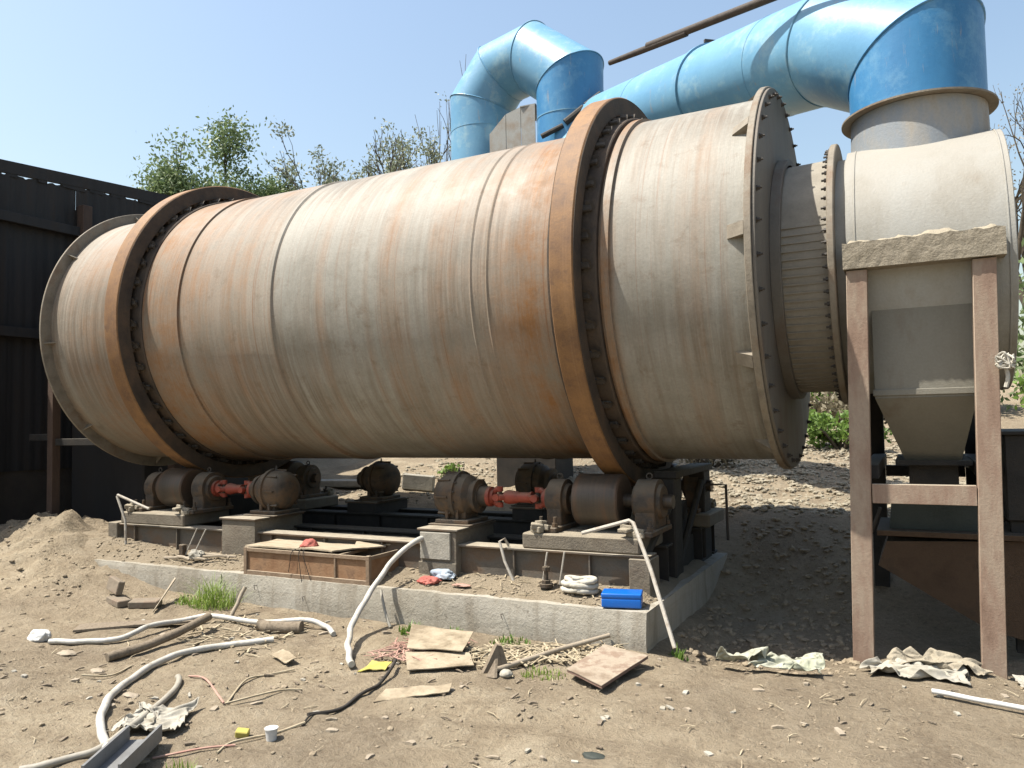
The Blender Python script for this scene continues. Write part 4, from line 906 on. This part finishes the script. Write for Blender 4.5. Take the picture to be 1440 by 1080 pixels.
# bricks and boards below the plinth
bk = MB(); bk.box((0, 0, 0), (.24, .115, .055), bev=.006); bk = bk.mesh('brick')
for x, y, dz, rot, lb in ((-3.06, -2.05, .03, (0, .05, -.25), 'dusty brick lying flat at the foot of the heap'), (-3.20, -1.98, .11, (1.35, .1, -.3), 'dusty brick tipped on edge above the flat brick'), (-2.82, -1.98, .03, (.1, 0, .5), 'half buried dark brick right of the tipped brick')):
    single('brick', bk, 'brick_dusty', lb, 'brick', (x, y, gh(x, y)+dz), rot, 'bricks by the heap')
single('wood_offcut', sheet([g(-2.66, -2.02, .01), g(-2.60, -2.08, .01), (-2.84, -1.66, .19), (-2.90, -1.62, .19)], .012, 4, 4, 0), 'pale_wood', 'pale wood offcut leaning on the plinth beside the bricks', 'offcut')
single('old_plank', sheet([g(-2.72, -2.62, .015), g(-2.66, -2.72, .015), g(-1.98, -2.22, .03), g(-2.04, -2.14, .03)], .016, 14, 3, .006), 'old_wood', 'dark warped plank lying below the grass tuft', 'plank')
sb_ = thing('stone_board', 'square reddish board slab lying on the mud before the plinth', 'slab', (1.28, -2.0, 0))
bp = [(1.09, -2.17, .035), (1.38, -2.36, .035), (1.47, -1.79, .055), (1.14, -1.67, .055)]
obj('top_face', sheet([(p[0], p[1], p[2]+.016) for p in bp], .004, 12, 12, .003), 'slab_board', sb_)
c_ = sum((Vector(p) for p in bp), Vector())/4
obj('core', sheet([tuple(c_+(Vector(p)-c_)*.985) for p in bp], .0155, 12, 12, .003), 'slab_edge', sb_)
single('cardboard', sheet([(.02, -2.26, .075), (.38, -2.17, .07), (.27, -1.84, .10), (-.19, -1.90, .12)], .006, 14, 10, .012), 'card', 'large tan cardboard sheet beside the red fibres', 'cardboard')
single('cardboard', sheet([(.19, -2.50, .025), (.51, -2.25, .02), (.40, -2.12, .05), (.02, -2.28, .055)], .006, 12, 8, .008), 'card', 'pale cardboard strip under the large cardboard sheet', 'cardboard')
single('cardboard', sheet([g(-.85, -2.56, .02), g(-.62, -2.66, .02), g(-.60, -2.58, .035), g(-.82, -2.48, .035)], .005, 8, 6, .015, 9), 'card', 'small curled cardboard scrap left of the white hose end', 'cardboard')
single('cardboard', sheet([g(.30, -2.98, .012), g(.62, -2.72, .012), g(.58, -2.62, .03), g(.28, -2.84, .03)], .005, 10, 6, .01, 9), 'card', 'pale flat scrap lying in front of the cardboard sheets', 'cardboard')
single('yellow_paper', sheet([g(-.14, -2.56, .01), g(.04, -2.52, .012), g(.02, -2.42, .035), g(-.12, -2.44, .03)], .004, 10, 8, .02, 9), 'yellow_paper', 'crumpled yellow paper at the end of the white hose', 'paper')
mb = MB(); mb.prism([(.60, -2.30, 0), (.72, -2.18, 0), (.685, -2.21, .15), (.66, -2.23, .16)], (-.03, .03, 0)); mb.prism([(.64, -2.34, 0), (.70, -2.34, 0), (.67, -2.27, .09)], (.01, .012, 0)); single('wood_stump', mb, 'old_wood', 'jagged dark splinter of wood standing by the shavings', 'splinter')
crumple('pale_stone', 'small pale stone at the foot of the wood splinter', 'stone', g(.74, -2.27, .0), (.04, .035, .03), 'sack', 19, .15)
# cloths and sacks: sheets crumpled by a small relaxation of springs on the ground
def cloth(name, label, cat, c, W, H, comp, mat, seed, rz=0.0, n=38, lift=.10, z0=0.0):
    rg = np.random.RandomState(seed); u, v_ = np.meshgrid(np.linspace(-.5, .5, n), np.linspace(-.5, .5, n), indexing='ij')
    def lf(k, sc):
        o = np.zeros_like(u)
        for _ in range(k):
            a, b_, p = rg.randn()*sc, rg.randn()*sc, rg.rand()*6.28; o += np.sin(a*u+b_*v_+p)
        return o/math.sqrt(k)
    P = np.stack([u*W*comp+.05*W*lf(5, 7), v_*H*comp+.05*H*lf(5, 7), lift*(.9+.6*lf(6, 8))+.02*lf(8, 22)], -1); V = np.zeros_like(P)
    dx, dy = W/(n-1), H/(n-1); dg = math.hypot(dx, dy)
    def relax(A, B, L):
        d = B-A; l = np.linalg.norm(d, axis=-1, keepdims=True)+1e-9; return d*(.5*(l-L)/l)
    B0 = P[..., :2].copy(); bd_ = np.zeros(u.shape, bool); bd_[0] = bd_[-1] = True; bd_[:, 0] = bd_[:, -1] = True; bd_ |= (rg.rand(*u.shape) < .035)
    for it in range(60):
        V *= .85; V[..., 2] -= .0002; Q = P+V
        for k in range(5):
            for off in (0, 1):
                e = relax(Q[off:-1:2], Q[off+1::2], dx); Q[off:-1:2] += e; Q[off+1::2] -= e
                e = relax(Q[:, off:-1:2], Q[:, off+1::2], dy); Q[:, off:-1:2] += e; Q[:, off+1::2] -= e
            e = relax(Q[:-1, :-1], Q[1:, 1:], dg)*.25; Q[:-1, :-1] += e; Q[1:, 1:] -= e
            e = relax(Q[1:, :-1], Q[:-1, 1:], dg)*.25; Q[1:, :-1] += e; Q[:-1, 1:] -= e
            Q[bd_, :2] = B0[bd_]; Q[..., 2] = np.maximum(Q[..., 2], .003)
        V = Q-P; on = Q[..., 2] < .008; V[on, :2] *= .3; P = Q
    for k in range(1):
        P[1:-1, 1:-1] = .6*P[1:-1, 1:-1]+.1*(P[2:, 1:-1]+P[:-2, 1:-1]+P[1:-1, 2:]+P[1:-1, :-2])
    ca, sa = math.cos(rz), math.sin(rz); X = P[..., 0]*ca-P[..., 1]*sa+c[0]; Yy = P[..., 0]*sa+P[..., 1]*ca+c[1]
    Vv = [(float(X[i, k]), float(Yy[i, k]), gh(float(X[i, k]), float(Yy[i, k]), True)*.85+.012+z0+float(P[i, k, 2])) for i in range(n) for k in range(n)]
    F = [(i*n+k, (i+1)*n+k, (i+1)*n+k+1, i*n+k+1) for i in range(n-1) for k in range(n-1)]
    me = bpy.data.meshes.new(name); me.from_pydata(Vv, [], F); me.polygons.foreach_set('use_smooth', [True]*len(me.polygons))
    o = single(name, me, mat, label, cat); sm = o.modifiers.new('thickness', 'SOLIDIFY'); sm.thickness = .003
    ss = o.modifiers.new('smooth', 'SUBSURF'); ss.levels = 1; ss.render_levels = 1
    return o
cloth('torn_sack', 'greenish white torn sack lying at the edge of the shade', 'sack', (1.98, -1.55), .42, .36, .64, 'sack_green', 1, .3, lift=.12, z0=.03)
cloth('torn_sack', 'crumpled pale sack beside the greenish torn sack', 'sack', (2.24, -1.54), .56, .34, .66, 'sack_green', 2, .1, lift=.11, z0=.02)
cloth('cement_sack', 'dusty white empty sack in front of the hood frame', 'sack', (2.92, -1.30), .70, .40, .70, 'sack', 4, .1, lift=.09)
cloth('cement_sack', 'folded dusty sack edge behind the white sack', 'sack', (3.02, -1.12), .68, .30, .72, 'crusted_beam', 6, .15, lift=.10)
cloth('white_lump', 'white crumpled rag at the right edge beside the frame column', 'rag', (3.53, -1.14), .26, .22, .75, 'sack', 7, lift=.08)
cloth('grey_cloth', 'crumpled grey white cloth lying over the thin hose', 'cloth', (-.54, -3.70), .44, .54, .68, 'sack', 9, .5, lift=.07, z0=.012)
gc = thing('metal_channel', 'grey metal channel piece at the lower left edge', 'channel', (-.22, -4.02, 0))
for pts in ([(-.42, -3.98, 0), (-.36, -3.92, 0), (-.10, -4.28, 0), (-.16, -4.34, 0)],):
    a, b_ = Vector((-.34, -3.90, .03)), Vector((-.12, -4.28, .03)); dd = (b_-a).normalized(); p = Vector((-dd.y, dd.x, 0))
    mb = MB(); mb.prism([a-p*.07, b_-p*.07, b_+p*.07, a+p*.07], (0, 0, .008)); obj('web', mb, 'grey_channel', gc)
    for s in (-1, 1):
        mb = MB(); q = p*s*.075; mb.prism([a+q-p*.006, b_+q-p*.006, b_+q+p*.006, a+q+p*.006], (0, 0, .075)); obj('lip', mb, 'grey_channel', gc)
mb = MB(); mb.box((0, 0, .022), (.062, .042, .034), (.25, .12, 0), .004); single('yellow_box', mb, 'yellow_paper', 'small yellow carton on the near mud', 'carton', g(-.02, -3.60, 0), (0, 0, .5))
cu = thing('white_cup', 'small white plastic cup on the near mud', 'cup', g(.14, -3.57, .0))
mb = MB(); mb.lathe([(.0, .024), (.052, .030), (.052, .026), (.006, .021)], (0, 0, 0), 'Z', 24); obj('body', mb.mesh('body', 30), 'white_plastic', cu, local=True)
mb = MB(); mb.lathe([(.0525, .018), (.0525, .033), (.058, .033), (.058, .018)], (0, 0, 0), 'Z', 24, (True, True)); obj('rim', mb.mesh('rim', 30), 'white_plastic', cu, local=True)
crumple('plastic_bag', 'white plastic bag at the end of the left hose', 'bag', g(-2.74, -2.92, 0), (.085, .06, .06), 'white_plastic', 11, .3)
for x, y, s_, lb in ((-1.62, -3.25, .05, 'flat pale scrap left of the hose curve'), (-.95, -3.52, .05, 'small pale scrap inside the hose curve'), (-2.15, -3.10, .07, 'flat yellowish scrap on the mud below the plastic bag'), (1.62, -3.1, .05, 'small green scrap near the bottom of the mud'), (.55, -2.62, .04, 'small pale stone before the cardboard')):
    crumple('litter_scrap', lb, 'scrap', g(x, y, 0), (s_, s_*.6, s_*.25), 'chute_green' if 'green' in lb else 'pale_wood', int(abs(x)*50), .4, 2, 3)
# pink cord and twigs at lower left
for i, (pts, lb) in enumerate((([(-.98, -3.10), (-.82, -3.12), (-.55, -3.26), (-.42, -3.35)], 'pink frayed cord by the grey cloth'), ([(-.45, -3.3), (-.62, -3.0), (-.6, -2.85), (-.5, -2.72)], 'thin branching twig right of the grey cloth'), ([(-.44, -3.32), (-.3, -3.08), (-.22, -2.96)], 'second thin twig right of the grey cloth'),
                                ([(.05, -3.82), (.02, -3.70), (.12, -3.52), (.2, -3.4)], 'pale twig running beside the yellow carton'), ([(-.22, -3.95), (-.05, -3.82), (.06, -3.72)], 'pinkish stick between channel and carton'), ([(-1.55, -3.4), (-1.45, -3.28), (-1.5, -3.1)], 'thin twig on the mud left of the long hose'))):
    mb = MB(); mb.tube(smooth_path([g(x, y, .008+.006*(k % 2)) for k, (x, y) in enumerate(pts)], 5), .006, 6); single('dry_twig', mb, 'pink_litter' if 'pink' in lb else 'straw', lb, 'twig')

# ------------------------------------------------------------------ plants
def blades(n, c, rad, h, wd, seed, lean=.5):
    rnd = random.Random(seed); V, F = [], []
    for k in range(n):
        a = rnd.uniform(0, 6.28); r_ = rad*rnd.random()**.6; x, y = c[0]+r_*math.cos(a), c[1]+r_*math.sin(a)*.6
        b_ = rnd.uniform(0, 6.28); L = h*rnd.uniform(.2, 1)*(1-.55*(r_/rad)**1.5); ln = lean*rnd.uniform(.1, 1.4)*L; d = Vector((math.cos(b_), math.sin(b_), 0)); p = Vector((-d.y, d.x, 0))*wd/2; z = c[2]
        o = len(V); pts = [(0, 0), (.35*ln, .6*L), (ln, L)]
        for (dx, dz), w_ in zip(pts, (1, .8, .1)): q = Vector((x, y, z+dz))+d*dx; V += [tuple(q-p*w_), tuple(q+p*w_)]
        F += [(o, o+1, o+3, o+2), (o+2, o+3, o+5, o+4)]
    me = bpy.data.meshes.new('grass'); me.from_pydata(V, [], F); return me
def tuft(name, label, c, n, rad, h, wd, seed, mat='grass_blade', cat='grass', lean=.5): return single(name, blades(n, c, rad, h, wd, seed, lean), mat, label, cat)
tuft('grass_tuft', 'bright green grass tuft growing against the plinth', g(-2.35, -1.70, -.02), 300, .24, .36, .007, 1, lean=.8)
tuft('grass_tuft', 'low pale green weeds at the left of the bright grass tuft', g(-2.62, -1.72, -.02), 120, .14, .13, .010, 2)
tuft('weed_tuft', 'small weed at the plinth foot behind the hose', g(-.33, -1.68, -.01), 110, .13, .13, .016, 3, 'leaf_bright')
tuft('weed_tuft', 'tiny weed at the plinth foot behind the cardboard', g(-.02, -1.62, -.01), 60, .10, .09, .014, 4, 'leaf_bright')
tuft('weed_tuft', 'sparse weeds at the plinth foot behind the shavings', g(.45, -1.64, -.01), 90, .16, .08, .012, 5, 'leaf_bright')
tuft('weed_tuft', 'yellowish short grass between shavings and slab', g(.92, -2.15, -.01), 130, .15, .07, .007, 6)
tuft('weed_tuft', 'thin grass at the bottom of the mud', g(.02, -3.98, -.01), 60, .10, .09, .006, 7)
tuft('weed_tuft', 'small weed in the shade at the right foot of the plinth', g(1.52, -1.30, -.01), 40, .07, .12, .014, 8, 'leaf_bright')

def leaf_cloud(n, fpos, size, rnd):
    V, F = [], []
    for k in range(n):
        c = fpos(rnd); s_ = size*rnd.uniform(.6, 1.3)
        d = Vector((rnd.gauss(0, 1), rnd.gauss(0, 1), rnd.gauss(0, .7))).normalized(); u = d.orthogonal().normalized(); o = len(V)
        u = (u*math.cos(rnd.uniform(0, 6.28))+d.cross(u)*math.sin(rnd.uniform(0, 6.28)))
        if u.length < .1: u = d.orthogonal()
        u.normalize(); v_ = d.cross(u)
        V += [tuple(c-u*s_), tuple(c+v_*s_*.45), tuple(c+u*s_), tuple(c-v_*s_*.45)]; F.append((o, o+1, o+2, o+3))
    me = bpy.data.meshes.new('crown'); me.from_pydata(V, [], F); return me
def tree(name, label, base, height, width, nleaf, leaf, mat, seed, depth=5, spread=.9, trunk_r=.14, per_tip=14, clump=.5):
    rnd = random.Random(seed); t = thing(name, label, 'tree', base, 0, 'trees beyond the drum'); mb = MB(); segs = []
    def grow(p, d, L, r_, lv):
        pts = [p]; q = p; dd = d
        for k in range(3):
            dd = (dd+Vector((rnd.gauss(0, .16), rnd.gauss(0, .16), rnd.gauss(.05, .1)))).normalized(); q = q+dd*L/3; pts.append(q)
        segs.append((pts, r_, lv))
        if lv < depth:
            for k in range(rnd.choice((2, 3, 3)) if lv else 4):
                a = rnd.uniform(0, 6.28); sp = rnd.uniform(.35, .85); o = dd.orthogonal().normalized(); o = o*math.cos(a)+dd.cross(o)*math.sin(a)
                grow(pts[rnd.choice((2, 3))], (dd+o*sp*spread).normalized(), L*rnd.uniform(.62, .82), r_*.6, lv+1)
    grow(Vector((0, 0, 0)), Vector((0, 0, 1)), 3.3, trunk_r, 0)
    allp = [p for sg in segs for p in sg[0]]; top = max(p.z for p in allp); hi = [p for p in allp if p.z > top*.55]
    mx, my = sum(p.x for p in hi)/len(hi), sum(p.y for p in hi)/len(hi)
    w_ = 4*math.sqrt(sum((p.x-mx)**2+(p.y-my)**2 for p in hi)/len(hi)/2); fz = height/top; fx = width/w_
    tr = lambda p: Vector(((p.x-mx*min(1, p.z/top/.6))*fx, (p.y-my*min(1, p.z/top/.6))*fx, p.z*fz))
    tips = []
    for pts, r_, lv in segs:
        pts = [tr(p) for p in pts]; mb.tube(pts, [r_, r_*.88, r_*.76, r_*.62], 6 if lv < 2 else 4, cap=False)
        if lv >= 2: tips.extend(pts[1:])
    obj('trunk', mb.mesh('trunk', 60), 'bark', t, local=True)
    if nleaf:
        wts = [.25+rnd.random()**2 for _ in tips]
        pick = rnd.choices(range(len(tips)), wts, k=max(6, nleaf//per_tip))
        pos = [tips[i]+Vector((rnd.gauss(0, .1), rnd.gauss(0, .1), rnd.gauss(0, .1))) for i in pick]
        obj('crown', leaf_cloud(nleaf, lambda r_: pos[r_.randrange(len(pos))]+Vector((r_.gauss(0, clump), r_.gauss(0, clump), r_.gauss(0, clump*.8))), leaf, rnd), mat, t, local=True)
    return t
tree('leafy_tree', 'dense green tree rising behind the left riding ring', (-15.0, 10.9, 1.5), 8.9, 4.6, 52000, .068, 'leaf_green', 5, 5, trunk_r=.2, per_tip=60, clump=.30)
tree('leafy_tree', 'smaller grey green tree left of the dense green tree', (-16.5, 10.2, 1.5), 7.7, 2.2, 5000, .075, 'leaf_green', 11, 5, trunk_r=.15, per_tip=40, clump=.18)
tree('sparse_tree', 'sparse grey tree with small leaf tufts left of the hooked duct', (-11.0, 12.9, 1.5), 10.2, 5.2, 6500, .06, 'leaf_grey', 8, 5, trunk_r=.13, per_tip=22, clump=.13)
tree('sparse_tree', 'thin sparse tree between the dense green tree and the tall sparse tree', (-13.0, 11.9, 1.5), 8.6, 3.2, 5200, .065, 'leaf_grey', 14, 5, trunk_r=.11, per_tip=24, clump=.15)
tree('bare_tree', 'nearly bare tree close to the hooked duct', (-9.9, 13.4, 1.5), 9.0, 2.0, 700, .045, 'leaf_dry', 19, 5, trunk_r=.11, per_tip=6, clump=.1)
tree('bare_tree', 'bare grey tree at the right edge behind the hood', (6.6, 21.5, 2), 10.0, 4.0, 1500, .05, 'leaf_dry', 23, 5, trunk_r=.14, per_tip=6, clump=.15)
tree('bare_tree', 'thin twiggy tree just left of the hooked duct', (-9.3, 14.0, 1.5), 11.4, 1.4, 260, .05, 'leaf_grey', 29, 4, trunk_r=.07, per_tip=8, clump=.1)
tree('bare_tree', 'thin twiggy tree behind the big blue duct', (-5.0, 15.8, 2), 10.3, 1.4, 300, .05, 'leaf_grey', 31, 4, trunk_r=.07, per_tip=8, clump=.12)

def shrub(label, c, rx, ry, rz, n, leaf, mat, seed):
    rnd = random.Random(seed); t = thing('shrub', label, 'shrub', c, 0, 'shrubs on the bank behind'); mb = MB()
    lob = [(Vector((rnd.uniform(-.7, .7)*rx, rnd.uniform(-.6, .6)*ry, rnd.uniform(.3, .85)*rz)), rnd.uniform(.25, .5)) for _ in range(14)]
    for p, s_ in lob: mb.tube([Vector((0, 0, -.05)), p*.5+Vector((0, 0, .1*rz)), p], [.03, .02, .008], 5, cap=False)
    obj('stems', mb, 'bark', t, local=True)
    def f(r_):
        p, s_ = lob[r_.randrange(len(lob))]; q = Vector((r_.gauss(0, 1), r_.gauss(0, 1), r_.gauss(0, 1))).normalized()*r_.random()**.4*s_
        return Vector((p.x+q.x*rx, p.y+q.y*ry, max(.0, p.z+q.z*rz)))
    obj('crown', leaf_cloud(n, f, leaf, rnd), mat, t, local=True)
for lb, x, y, rx, ry, rz, n, lf_, mt, sd_ in (
    ('bright green weeds on the bank behind the hood frame', 2.0, 6.0, .7, .4, .55, 1600, .045, 'leaf_bright', 1),
    ('dry grey brushwood above the bright weeds', 2.1, 8.4, 1.2, .6, .9, 1700, .06, 'leaf_dry', 2),
    ('green shrub at the top of the bank left of the column', 1.2, 10.5, 1.0, .8, 1.3, 2200, .06, 'leaf_bright', 3),
    ('big green shrub right of the hood frame', 6.2, 10.5, 1.6, 1.2, 2.8, 5200, .085, 'leaf_green', 4),
    ('pale green shrub lower right of the hood frame', 5.2, 7.5, .8, .7, 1.4, 2200, .06, 'leaf_bright', 5),
    ('dark green shrub behind the frame columns', 3.6, 11.0, 1.3, .9, 1.8, 2600, .07, 'leaf_green', 6),
    ('small green weed on the dirt bank seen under the drum', -3.1, 3.4, .22, .2, .22, 260, .03, 'leaf_bright', 7),
    ('dry weeds on the gravel bank under the drum', .4, 4.6, .5, .3, .35, 420, .04, 'leaf_dry', 8)):
    shrub(lb, (x, y, gh(x, y)-.03), rx, ry, rz, n, lf_, mt, sd_)
# things seen under the drum on the far bank
mb = MB(); mb.box((0, 0, .1), (.42, .16, .20), bev=.01); single('concrete_lump', mb, 'patch_plaster', 'pale concrete block on the far side under the drum', 'block', (-3.0, 2.35, gh(-3, 2.35)), (0, .1, .4))
mb = MB(); mb.box((0, 0, .02), (.7, .07, .04), bev=.004); single('pale_batten', mb, 'pale_wood', 'pale batten lying on the bank behind the right drive', 'batten', (-1.45, 2.9, gh(-1.45, 2.9)+.03), (0, .06, -.2))
mb = MB(); mb.box((0, 0, .05), (1.3, .3, .10), bev=.01); single('pale_sheet', mb, 'patch_plaster', 'pale slab lying on the far bank behind the left drive', 'slab', (-4.9, 3.0, gh(-4.9, 3.0)+.02), (0, 0, .2))
mb = MB(); mb.tube([(1.30, .5, .93), (1.48, .5, .93), (1.485, .5, .45)], .012, 6); single('small_rail', mb, 'pole_steel', 'small bent dark rail beside the pier under the drum', 'rail')
